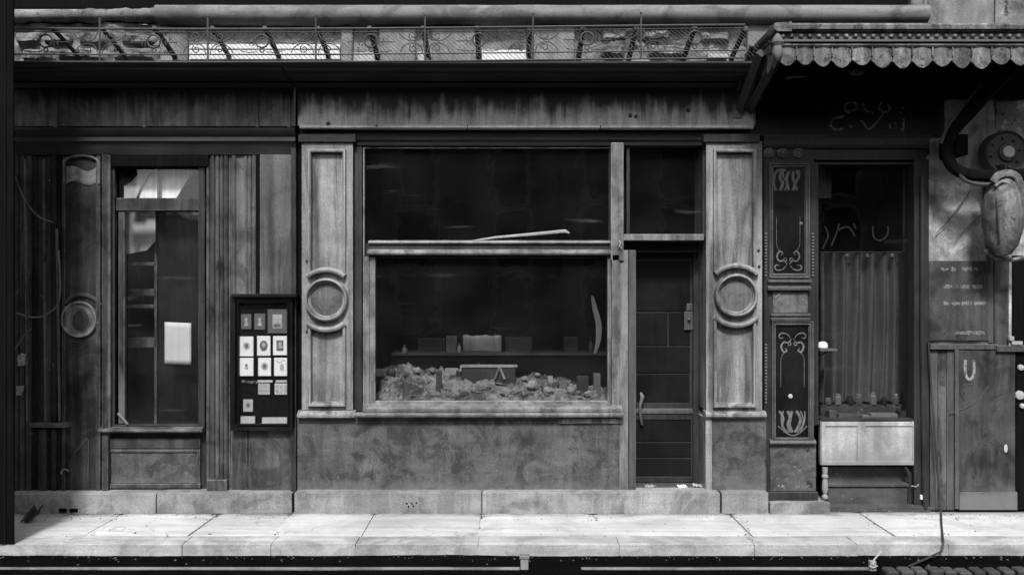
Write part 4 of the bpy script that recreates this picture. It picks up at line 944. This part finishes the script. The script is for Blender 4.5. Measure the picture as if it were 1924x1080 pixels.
# scroll ornament
def scrolls(cx, cy, k, up, par):
    m = MB(); y = .008
    for sg in (-1, 1):
        q = lambda dx, dy: (cx+sg*dx*k, cy-up*dy*k)
        m.tube(curve([q(2, 0), q(8, 7), q(16, 6), q(21, 14), q(17, 24), q(11, 22), q(13, 17)], y, 6), [.004+.006*math.sin(math.pi*i/36) for i in range(37)], 5, flat=.4)
        m.tube(curve([q(4, -2), q(10, -9), q(20, -11), q(25, -6), q(22, -1), q(17, -3)], y, 6), [.003+.005*math.sin(math.pi*i/30) for i in range(31)], 5, flat=.4)
        m.tube(curve([q(9, 10), q(5, 12), q(3, 8), q(7, 5)], y, 6), .0045, 5, flat=.4)
        m.tube(curve([q(14, 25), q(21, 34), q(22, 60), q(22, 90)], y, 6), .0022, 4, flat=.4)
    m.build('scroll_ornament', M['gilt'], par)
scrolls(1481, 497, 1.0, 1, op)
scrolls(1489, 637, 1.0, -1, op)
m = MB(); y = .008
for k in range(7):
    a = 1464+k*8; m.tube(curve([(a, 772), (a+R.uniform(-8, 8), 785), (a+R.uniform(-8, 8), 798), (1490+(a-1490)*.6, 812)], y, 4), R.uniform(.006, .016), 5, flat=.4)
m.tube(curve([(1462, 800), (1476, 812), (1490, 818), (1504, 812), (1516, 800)], y, 5), .006, 5, flat=.4); m.build('scroll_ornament', M['gilt'], op)
m = MB()
for k in range(6):
    a = 1458+k*8; m.tube(curve([(a, 358), (a+R.uniform(-5, 5), 345), (a+R.uniform(-7, 7), 334), (a+R.uniform(-4, 4), 322)], y, 4), R.uniform(.006, .016), 5, flat=.35)
m.tube(curve([(1454, 328), (1464, 320), (1476, 320)], y, 5), .012, 5, flat=.35); m.pbox(1496, 319, 1502, 328, .006, .012, .001); m.build('scroll_ornament', M['gilt'], op)
MB().lathe(P(1485, 744, .010), [(.022, 0), (.02, .008), (.001, .014)], 'y', 10).build('pale_stud', M['paper_grey'], op)
MB().lathe(P(1505, 420, .010), [(.018, 0), (.014, .008), (.001, .012)], 'y', 10).build('pale_stud', M['gilt'], op)
MB().tube(curve([(1456, 560), (1464, 553), (1470, 546), (1486, 543), (1480, 549)], .0, 5), .006, 5, flat=.4).build('scroll_ornament', M['gilt'], op)
MB().grid(lambda u, v: (X(1448)+(X(1534)-X(1448))*u, .012-.012*mnoise.fractal((u*4, v*5, 2), 1, 2, 4), Z(934)+(Z(836)-Z(934))*v), 40, 40).build('pilaster_base', M['base_right'], op)
MB().pbox(1444, 924, 1538, 942, -.05, .2, .006).build('base_moulding', M['trim_right'], op)
slab_mesh(X(1441), X(1551), 0, 0, .2, -.11, .001, Z(943, -.11)).build('plinth_stone', M['plinth'], rs)
# window of the right shop
rw = MB().prect(1524, 302, 1724, 796, flat(.045, .07), .10).build('shop_window', M['trim_right'], rs)
MB().box(X(1530), X(1722), .12, .126, Z(790), Z(306), 0).build('pane', G_right, rw)
MB().box(X(1520), X(1750), .03, .4, Z(305), Z(276), .004).build('head', M['trim_right'], rs)
MB().pbox(1718, 300, 1746, 958, .0, .2, .006).build('jamb', M['trim_right'], rs)
MB().tube([P(1733, 330, -.02), P(1733, 640, -.02), P(1738, 955, -.02)], .022, 8).build('jamb_bead', M['trim_right'], rs)
for pts in ([(1550, 425), (1556, 445), (1545, 468)], [(1577, 420), (1572, 438), (1562, 462)], [(1572, 435), (1585, 428), (1596, 428), (1606, 444)], [(1640, 424), (1642, 446), (1655, 452), (1668, 440), (1668, 424)], [(1604, 420), (1608, 430)]):
    MB().tube(curve(pts, .11, 5), .009, 5, flat=.2).build('lettering', M['letter_glass'], rw)
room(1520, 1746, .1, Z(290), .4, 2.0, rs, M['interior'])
MB().box(X(1532, .3), X(1562, .3), .3, .32, Z(372, .3), Z(300, .3), .002).build('inner_board', M['trim_grey'], rs)
bp2 = MB().pbox(1542, 790, 1722, 874, .02, .08, .005).build('white_panel', M['white_dirty'], rs)
MB().prect(1543, 792, 1618, 873, flat(.04, .012), .02).build('panel_frame', M['white_dirty'], bp2)
MB().prect(1617, 792, 1722, 873, flat(.04, .012), .021).build('panel_frame', M['white_dirty'], bp2)
MB().box(X(1544), X(1717), .01, .12, Z(791), Z(787), .003).build('sill', M['trim_right'], rs)
MB().pbox(1551, 876, 1745, 958, .14, .3, .006).build('base_back', M['base_right'], rs)
MB().pbox(1556, 908, 1708, 914, .04, .2, .003).pbox(1556, 914, 1706, 948, .06, .2, .004).build('base_rail', M['base_right'], rs)
MB().lathe(P(1550, 936, -.01), [(.028, 0), (.03, .02), (.016, .04), (.03, .09), (.026, .15), (.018, .19), (.03, .2), (.03, .215), (.02, .23), (.026, .26), (.026, .29)], 'z', 14).build('turned_leg', M['white_dirty'], rs)
MB().tube([P(1700, 876, .04), P(1708, 888, .04), P(1710, 912, .05), P(1709, 948, .05)], [.012, .02, .02, .022], 6).build('bracket', M['trim_right'], rs)
slab_mesh(X(1553), X(1746), 0, 0, .3, -.03, .001, Z(950, -.03)).build('plinth_stone', M['base_right'], rs)
MB().pbox(1730, 930, 1737, 938, -.02, .0, .002).build('nail_plate', M['white'], rs)
MB().tube([P(1712, 912, -.01), P(1722, 914, -.02), P(1726, 909, -.01)], .006, 5).build('hook', M['white_dirty'], rs)
# things in the right window
ct = fold(1538, 1724, 474, 754, .34, .055, 8.6, 240, 12, .6).build('shop_curtain', M['curtain']); tag(ct, 'pleated grey curtain hanging in the right shop window', 'curtain')
t = thing('curtain_rod', (X(1630, .31), .31, Z(474, .31)), 'thin rod with bright rings above the pleated curtain', 'rod')
MB().tube([P(1540, 474, .28), P(1718, 474, .28)], .008, 6).build('rod', M['iron'], t)
for px in (1592, 1630, 1676): MB().lathe(P(px, 480, .265), [(.022, 0), (.018, .01), (.001, .014)], 'y', 8).build('ring', M['gilt'], t)
t = thing('bracket_shelf', (X(1550, .06), .06, Z(658, .06)), 'small dark bracket shelf on the left jamb of the curtained window', 'shelf')
MB().box(X(1536, .06), X(1568, .06), -.02, .10, Z(659, .03), Z(655, .03), .003).build('board', M['trim_grey'], t)
MB().tube([P(1538, 672, .06), P(1548, 664, .05), P(1556, 659, .04)], .008, 5).build('bracket', M['trim_right'], t)
tag(MB().lathe(P(1546, 655, .03), [(.03, 0), (.045, .01), (.047, .03), (.038, .055), (.02, .066), (.001, .068)], 'z', 14).build('white_bun', M['card_white']), 'small white domed cup on the bracket shelf', 'cup')
tb = thing('window_board', (X(1630, .25), .25, Z(790, .15)), 'low stepped board carrying small goods at the foot of the curtain', 'shelf')
MB().box(X(1538, .14), X(1720, .14), .13, .42, Z(796, .14), Z(786, .14), .004).build('lower_board', M['dark_wood'], tb)
MB().box(X(1542, .3), X(1716, .3), .30, .42, Z(790, .3), Z(760, .3), .004).build('upper_step', M['base_right'], tb)
wares = [(1556, 'jar', .28, 'leftmost small pale jar at the foot of the pleated curtain', 'goods_mid', 12), (1574, 'jar', .30, 'white capped jar third from the left below the curtain', 'goods_pale', 20), (1597, 'jar', .32, 'dark squat jar left of centre below the curtain', 'goods_dark', 16),
         (1613, 'jar', .31, 'grey jar with pale lid at the centre below the curtain', 'goods_mid', 19), (1640, 'jar', .33, 'white capped jar right of centre below the curtain', 'goods_pale', 22), (1660, 'jar', .32, 'low grey pot right of centre below the curtain', 'goods_dark', 14),
         (1682, 'jar', .30, 'pale bottle near the right jamb below the curtain', 'goods_mid', 20), (1700, 'jar', .31, 'dark tall jar against the right jamb below the curtain', 'goods_dark', 30)]
for px, kd, y, lab, mt, h in wares:
    y = .34 if False else .32
    zb = Z(760, .3); p = Vector((X(px, y), y, zb)); H = h/190; r = .036
    t = thing('jar', p, lab, 'jar')
    MB().lathe(p, [(r*.9, 0), (r, .01), (r, H*.7), (r*.7, H*.8), (r*.6, H*.85)], 'z', 12).build('body', M[mt], t)
    MB().lathe(p+Vector((0, 0, H*.85)), [(r*.75, 0), (r*.75, H*.14), (r*.3, H*.16)], 'z', 12).build('lid', M['goods_pale' if mt != 'goods_dark' else 'goods_dark'], t)
for px, py, wd, h, lab, mt in ((1662, 779, 50, 9, 'pair of pale stacked books in front of the jars', 'goods_pale'), (1596, 775, 40, 8, 'flat grey packet lying in front of the left jars', 'goods_mid'), (1565, 772, 14, 14, 'round pale packet in front of the leftmost jar', 'goods_mid'), (1628, 784, 16, 6, 'tiny white label on the sill below the jars', 'goods_pale'), (1700, 770, 20, 14, 'dark packet leaning by the right jamb', 'goods_dark')):
    y = .17
    o = MB().box(X(px-wd/2, y), X(px+wd/2, y), y, y+.09, Z(786, y), Z(786-h, y), .004).build('packet', M[mt]); tag(o, lab, 'packet')

# ---------------------------------------------------------------- wall and cabinet at far right
cw = thing('corner_wall', (X(1835), .1, 0), 'peeling plaster wall with a framed faded notice at the far right', 'wall')
MB().grid(lambda u, v: (X(1740)+(X(2000)-X(1740))*u, .035-.02*mnoise.fractal((u*5, v*7, 6), 1, 2, 5), Z(648)+(Z(178)-Z(648))*v), 60, 100).build('plaster', M['plaster'], cw)
MB().box(X(1742), X(2000), .07, .5, 0, Z(120), 0).build('wall_core', M['plaster'], cw)
MB().box(X(1746), X(1872), -.03, .05, Z(656), Z(646), .004).box(X(1868), X(1925), -.05, .05, Z(660), Z(648), .004).build('ledge', M['trim_grey'], cw)
MB().pbox(1858, 350, 1867, 644, .0, .05, .004).build('frame_strip', M['trim_grey'], cw)
MB().pbox(1869, 480, 1902, 650, -.01, .06, .004).build('side_panel', M['cabinet'], cw)
MB().pbox(1896, 480, 1901, 655, -.03, .0, .003).build('pale_strip', M['plaster'], cw)
MB().pbox(1746, 490, 1858, 640, .002, .04, .003).build('painted_notice', M['notice'] if 'notice' in M else M['cabinet'], cw)
m = MB()
for py, segs in ((505, ((1768, 1782), (1788, 1796), (1808, 1826), (1830, 1838))), (538, ((1772, 1790), (1795, 1822), (1826, 1846))), (570, ((1773, 1784), (1788, 1804), (1807, 1826), (1829, 1852))), (625, ((1795, 1850),))):
    for a, b in segs:
        k = a
        while k < b:
            m.pbox(k, py-3+R.uniform(-1, 1), min(b, k+R.uniform(2.5, 5)), py+3+R.uniform(-1, 1.5), -.0012, .003, 0); k += 3.5
m.build('faded_lettering', M['letter_bar'], cw)
for pts in ([(1760, 438), (1790, 405), (1822, 360)], [(1795, 450), (1830, 415), (1850, 398)]):
    MB().tube(curve(pts, .0, 5), .004, 5).build('crack_wire', M['iron'], cw)
MB().tube([P(1850, 345, -.03), P(1854, 440, -.03), P(1860, 510, -.03)], .022, 8).build('pipe', M['iron'], cw)
# boards and cabinet
for a, b, mt in ((1748, 1762, 'trim_grey'), (1763, 1778, 'left_light'), (1779, 1794, 'trim_grey')):
    MB().pbox(a, 657, b, 958, .01+R.uniform(-.01, .01), .06, .004).build('plank', M[mt], cw)
cb = thing('wall_cabinet', (X(1850), -.02, 0), 'tall grey flat cabinet door with a faded letter at the far right', 'cabinet')
MB().pbox(1797, 658, 1908, 924, -.02, .05, .005).build('door', M['cabinet'], cb)
MB().pbox(1795, 656, 1802, 956, -.03, .04, .004).build('door_stile', M['trim_grey'], cb)
MB().pbox(1803, 924, 1912, 958, -.025, .05, .004).build('kick_board', M['riser'], cb)
MB().tube(curve([(1814, 676), (1814, 702), (1822, 713), (1830, 702), (1830, 676)], -.022, 5), .014, 5, flat=.12).build('letter', M['letter_pale'], cb)
MB().tube(curve([(1812, 752), (1813, 726), (1828, 722)], -.022, 5), .009, 5, flat=.12).build('chalk_mark', M['letter_dim'], cb)
MB().tube(curve([(1784, 776), (1815, 766), (1838, 752), (1858, 724)], -.024, 5), .005, 5, flat=.3).build('scratch', M['letter_dim'], cb)
MB().tube(curve([(1834, 812), (1840, 824), (1837, 846)], -.022, 5), .007, 5, flat=.12).build('chalk_mark', M['letter_dim'], cb)
m = MB(); oval(m, 1890, 842, 3.5, 8, -.024, 9); m.build('pale_chip', M['paper_grey'], cb)
# black post beyond the cabinet with pale scraps
MB().box(X(1776), X(2100), -.02, .07, Z(186), Z(84), .004).build('canopy_shade_board', M['black'], cw)  # black board stands in for the shade under the canopy
bpst = thing('dark_post', (X(1925), -.03, 0), 'black wooden post at the right edge with pale scraps on it', 'post')
MB().pbox(1909, 655, 1990, 958, -.01, .3, .006).pbox(1903, 480, 1990, 655, .0, .3, .006).build('post', M['black'], bpst)
MB().pbox(1897, 632, 1906, 640, -.06, -.02, .003).pbox(1902, 641, 1922, 648, -.06, -.02, .003).build('scrap', M['white_dirty'], bpst)
for px, py, r in ((1915, 742, 9), (1920, 762, 5), (1917, 690, 6)):
    MB().lathe(P(px, py, -.012), [(r/200, 0), (r/220, .02), (.001, .03)], 'y', 7).build('scrap', M['paper_grey'], bpst)

# ---------------------------------------------------------------- canopy
YC = -.9
cn = thing('canopy', (X(1700, YC), -.45, Z(130, YC)), 'weathered zinc canopy with scalloped valance over the right shop', 'canopy')
xl = X(1462, YC); xr = X(2080, YC)
z45, z62, z76, z84, z90 = Z(46, YC), Z(62, YC), Z(76, YC), Z(84, YC), Z(90, YC)
MB().exx([(YC+.12, z45+.01), (YC-.03, z45), (YC-.05, z45-.02), (YC-.045, z62+.02), (YC-.015, z62), (YC+.12, z62)], xl-.04, xr, 60).build('cornice', M['zinc'], cn)
MB().exx([(YC+.10, z62), (YC+.0, z62), (YC+.0, z76), (YC+.10, z76)], xl, xr).build('frieze', M['zinc'], cn)
MB().exx([(YC+.1, z76), (YC-.03, z76), (YC-.035, z76-.02), (YC-.01, z76-.025), (YC+.1, z84)], xl-.03, xr).build('bead_course', M['iron_grey'], cn)
MB().exx([(YC+.1, z84), (YC-.02, z84), (YC-.03, z84-.012), (YC-.02, z90), (YC+.1, z90)], xl-.02, xr, 40).build('valance_rail', M['zinc'], cn)
px = 1470
while px < 1960:
    MB().lathe(P(px, 69, YC), [(.022, 0), (.02, .014), (.012, .024), (.001, .028)], 'y', 8).build('egg', M['zinc'], cn); px += 17
def scallop(p0, dirv, wd, nrm, top, drop):
    m = MB(); n = 12; V = []
    for k in range(n+1):
        u = k/n; q = p0 + dirv*wd*u
        dz = drop*(.66 + .34*max(0, math.sin(math.pi*min(1, max(0, (u-.06)/.88))))**.75)
        bul = nrm*(.012*math.sin(math.pi*u))
        V += [q+bul, q+bul-Vector((0, 0, dz)), q+bul-Vector((0, 0, dz))-nrm*.008, q+bul-nrm*.008]
    F = [[k*4+i, k*4+(i+1) % 4, k*4+4+(i+1) % 4, k*4+4+i] for k in range(n) for i in range(4)] + [(0, 3, 2, 1), tuple(n*4+i for i in range(4))]
    return m.add(V, F)
x = xl
while x < xr-.1:
    wd = .158 + R.uniform(-.014, .014)
    scallop(Vector((x, YC-.005, z90)), Vector((1, 0, 0)), wd-.004, Vector((0, -1, 0)), z90 - R.uniform(0, .012), .166 + R.uniform(-.034, .020)).build('valance_scallop', M['zinc'], cn); x += wd
    MB().box(x-.008, x+.004, YC-.022, YC, z90-.075, z90, .003).build('valance_rib', M['zinc'], cn)
# left return of the canopy
y = YC
while y < -.2:
    scallop(Vector((xl, y, z90)), Vector((0, 1, 0)), .16, Vector((-1, 0, 0)), z90, .15).build('valance_scallop', M['zinc'], cn)
    y += .166
def ex_y(prof, y0, y1):
    m = MB(); n = len(prof)
    return m.add([(a, y0, b) for a, b in prof]+[(a, y1, b) for a, b in prof], [[i, (i+1) % n, n+(i+1) % n, n+i] for i in range(n)]+[list(range(n))[::-1], list(range(n, 2*n))])
ex_y([(xl+.1, z45+.008), (xl-.03, z45), (xl-.05, z45-.02), (xl-.045, z62+.02), (xl-.015, z62), (xl+.1, z62)], YC-.045, -.05).build('cornice', M['zinc'], cn)
ex_y([(xl+.1, z76), (xl-.03, z76), (xl-.03, z84), (xl-.015, z90), (xl+.1, z90)], YC-.02, -.05).build('valance_rail', M['zinc'], cn)
for k in range(9):
    MB().lathe(Vector((xl-.005, YC+.06+k*.095, (z62+z76)/2)), [(.022, 0), (.02, -.014), (.012, -.026), (.001, -.03)], 'x', 8).build('egg', M['zinc'], cn)
ex_y([(xl+.02, z62), (xl-.0, z62), (xl-.0, z76), (xl+.02, z76)], YC+.02, -.05).build('frieze', M['zinc'], cn)
MB().add([(xl+.05, YC+.05, z76), (xr, YC+.05, z76), (xr, .02, z76+.12), (xl+.05, .02, z76+.12), (xl+.05, YC+.05, z76+.04), (xr, YC+.05, z76+.04), (xr, .02, z76+.16), (xl+.05, .02, z76+.16)],
         [(0, 1, 2, 3), (7, 6, 5, 4), (0, 4, 5, 1), (1, 5, 6, 2), (2, 6, 7, 3), (3, 7, 4, 0)]).build('roof_sheet', M['black'], cn)
# corner boss
MB().lathe(Vector((xl-.01, YC-.02, z84+.01)), [(.001, -.16), (.03, -.13), (.045, -.08), (.035, -.03), (.05, .0), (.04, .03), (.03, .05), (.001, .09)], 'z', 10).build('corner_boss', M['stone_pale'], cn)
# iron struts from the wall to the canopy edge
st0 = Vector((X(1388), -.02, Z(214))); st1 = Vector((X(1388)+.03, -.62, Z(100, -.62)))
MB().tube([st0, (st0+st1)/2, st1], [.05, .055, .05], 4, flat=1.0).build('strut', M['iron'], cn)
MB().tube([st0+Vector((.09, 0, .02)), st1+Vector((.12, -.1, -.05))], .05, 4).build('strut', M['dark_wood'], cn)
MB().tube([st0+Vector((-.02, .0, .2)), st1+Vector((-.05, .1, .1))], .022, 5).build('strut', M['trim_grey'], cn)
MB().pbox(1378, 206, 1396, 222, -.07, .02, .006).build('strut_foot', M['stone_pale'], cn)
MB().pbox(1396, 205, 1420, 236, -.05, .05, .01).build('wall_pad', M['upper_plain'], cn)

# ---------------------------------------------------------------- iron bracket, disc and hanging vessel
br = thing('iron_bracket', (X(1800, -.3), -.02, Z(332, -.1)), 'massive black curved iron bracket carrying the canopy at the far right', 'bracket')
yb_ = -.30
pth = curve([(1905, 120), (1862, 160), (1822, 208), (1790, 248), (1778, 280), (1788, 310), (1812, 326), (1852, 330), (1935, 328)], yb_, 8)
MB().tube(pth, [.10 - .045*min(1, i/24) for i in range(len(pth))], 10, flat=.8).build('scroll_arm', M['black'], br)
MB().tube(curve([(1800, 322), (1815, 340), (1845, 347), (1880, 344)], yb_-.02, 6), .018, 6).build('lower_rib', M['iron_grey'], br)
MB().tube(curve([(1768, 270), (1780, 240), (1812, 196), (1842, 158)], yb_-.04, 6), .014, 6).build('edge_rib', M['iron_grey'], br)
MB().box(X(1768), X(1790), -.28, .05, Z(300), Z(262), .008).build('wall_plate', M['black'], br)
pw = thing('pulley_disc', (X(1890, -.24), -.24, Z(327, -.24)), 'dark round iron disc with a pale hub above the hanging vessel', 'disc')
MB().lathe(P(1890, 287, -.22), [(.2, -.1), (.2, .01), (.19, .025), (.175, .012), (.09, .02), (.08, .04), (.06, .045), (.055, .02)], 'y', 36).build('wheel', M['iron'], pw)
MB().lathe(P(1890, 287, -.22), [(.055, .0), (.055, .05), (.045, .058), (.001, .06)], 'y', 18).build('hub', M['paper_grey'], pw)
MB().tube([P(1890, 287, -.12), P(1890, 287, .05)], .05, 8).build('axle', M['iron'], pw)
for k in range(8):
    a = k*math.pi/4+.2; MB().lathe(P(1890, 287, -.245)+Vector((.135*math.cos(a), 0, .135*math.sin(a))), [(.012, -.01), (.012, .008), (.006, .014), (.001, .015)], 'y', 6).build('bolt', M['iron_grey'], pw)
vz = thing('hanging_vessel', (X(1886, -.3), -.3, Z(482, -.3)), 'pale weathered pear-shaped metal vessel hanging at the right edge', 'vessel')
vp = P(1884, 482, -.30); k = 1/206.0
MB().lathe(vp, [(.004, 0), (14*k, 4*k), (26*k, 22*k), (34*k, 55*k), (35*k, 85*k), (31*k, 115*k), (22*k, 135*k), (12*k, 146*k), (.004, 150*k)], 'z', 24).build('body', M['vessel'], vz)
MB().tube(curve([(1866, 342), (1876, 330), (1896, 326), (1912, 334), (1918, 356), (1921, 398), (1914, 440)], -.38, 6), .035, 8, flat=.4).build('strap', M['vessel'], vz)
MB().tube(curve([(1870, 350), (1882, 342), (1898, 350), (1908, 372), (1911, 410)], -.40, 6), .016, 6).build('strap_rib', M['stone_pale'], vz)
MB().tube(curve([(1852, 470), (1870, 484), (1900, 488), (1925, 484)], -.25, 6), .022, 6).build('lower_hook', M['vessel'], vz)
MB().tube([P(1872, 372, -.40), P(1876, 420, -.44), P(1878, 460, -.40)], .008, 5).build('seam', M['iron'], vz)
MB().tube([P(1880, 340, -.3), P(1882, 310, -.3)], .03, 6).build('hanger', M['black'], vz)

# ---------------------------------------------------------------- cable from wall over pavement
pts = [P(1744, 640, -.03), P(1752, 760, -.05), P(1761, 880, -.06), Vector((X(1768, -.1), -.1, .012)), Vector((X(1769, -.5), -.5, .010)), Vector((X(1770, -.98), -1.0, .012)), Vector((X(1768, -1.03), -1.045, -.05)), Vector((X(1740, -1.18), -1.18, -.07)), Vector((X(1708, -1.36), -1.36, -.07))]
tag(MB().tube(pts, .009, 6).build('cable', M['iron']), 'dark cable running down the wall and across the pavement into the road', 'cable')
# torn wires and paper on the planks at left
for i, (pp, r, lab) in enumerate((([(28, 330), (45, 372), (70, 405), (100, 418)], .007, 'upper slack wire drooping across the old planks'), ([(30, 588), (62, 596), (88, 590), (112, 560), (110, 470)], .008, 'middle bent wire looping across the old planks'), ([(26, 660), (44, 632), (60, 616)], .006, 'shortest wire slanting at the left edge of the planks'))):
    tag(MB().tube(curve(pp, -.0, 6), r, 5).build('wire', M['stone_pale']), lab, 'wire')
for i, (px, py, s, lab) in enumerate(((42, 676, 9, 'small torn pale label high on the left planks'), (38, 734, 7, 'lower torn pale scrap stuck on the left planks'))):
    o = MB().grid(lambda u, v: P(px-s+2*s*u*(1-.3*v), py-s*1.2+2.4*s*v+4*mnoise.noise((u*3, v*3, i)), -.004-.02*mnoise.noise((u*4, v*4, i+3))), 8, 8).build('torn_label', M['paper_grey']); tag(o, lab, 'label')
    o.modifiers.new('thickness', 'SOLIDIFY').thickness = .002
# curled grit / rag at left end of pavement
o = MB().grid(lambda u, v: (X(52, -.3)+.10*u, -.22-.2*v, .02+.10*(1-v)*abs(math.sin(u*4+1))+.02*mnoise.noise((u*5, v*5, 1))), 12, 10).build('rag', M['plank']); tag(o, 'dark crumpled rag at the left end of the pavement', 'rag')
o.modifiers.new('thickness', 'SOLIDIFY').thickness = .004

# ================================================================ black boards added to fill the dark left edge of view
YH = -1.02
hd = thing('added_edge_boards', (X(-60, YH), YH, 0), 'black boards added on the pavement to fill the dark left edge', 'added boards')
px = 25
for k in range(9):
    wd = R.uniform(9, 15) if k < 3 else 40
    MB().box(X(px-wd+.6, YH), X(px, YH), YH - R.uniform(0, .006), YH+.02, .0, 5.2, .003).build('plank', M['black'], hd); px -= wd
MB().box(X(-250, YH), X(20, YH), YH+.021, YH+.05, .3, .42, .003).box(X(-250, YH), X(20, YH), YH+.021, YH+.05, 2.3, 2.42, .003).build('added_cross_rail', M['black'], hd)

# ---------------------------------------------------------------- street grit and small litter
m = MB(); Rg = random.Random(3)
for i in range(900):
    if i % 3: x = Rg.uniform(-4.4, 5.2); y = -.10 - abs(Rg.gauss(0, .10)); z = -.002
    elif i % 2: x = Rg.uniform(-4.2, 4.6); y = Rg.uniform(-.95, -.15); z = .0
    else: x = Rg.uniform(-4.2, 4.6); y = -1.03 - abs(Rg.gauss(0, .07)); z = -.094
    q = Rg.uniform(.003, .010); e = [Rg.uniform(.5, 1.3)*q for _ in range(5)]
    m.add([(x-e[0], y-e[1], z-.004), (x+e[2], y-e[3], z-.004), (x+e[1], y+e[0], z-.004), (x-e[3], y+e[4], z-.004), (x, y, z+e[2]*.7)], [(0, 1, 4), (1, 2, 4), (2, 3, 4), (3, 0, 4), (3, 2, 1, 0)])
g = m.build('street_grit', M['sett'], None, False); tag(g, 'fine dark grit scattered along the foot of the shopfronts and in the gutter', 'grit', kind='stuff')
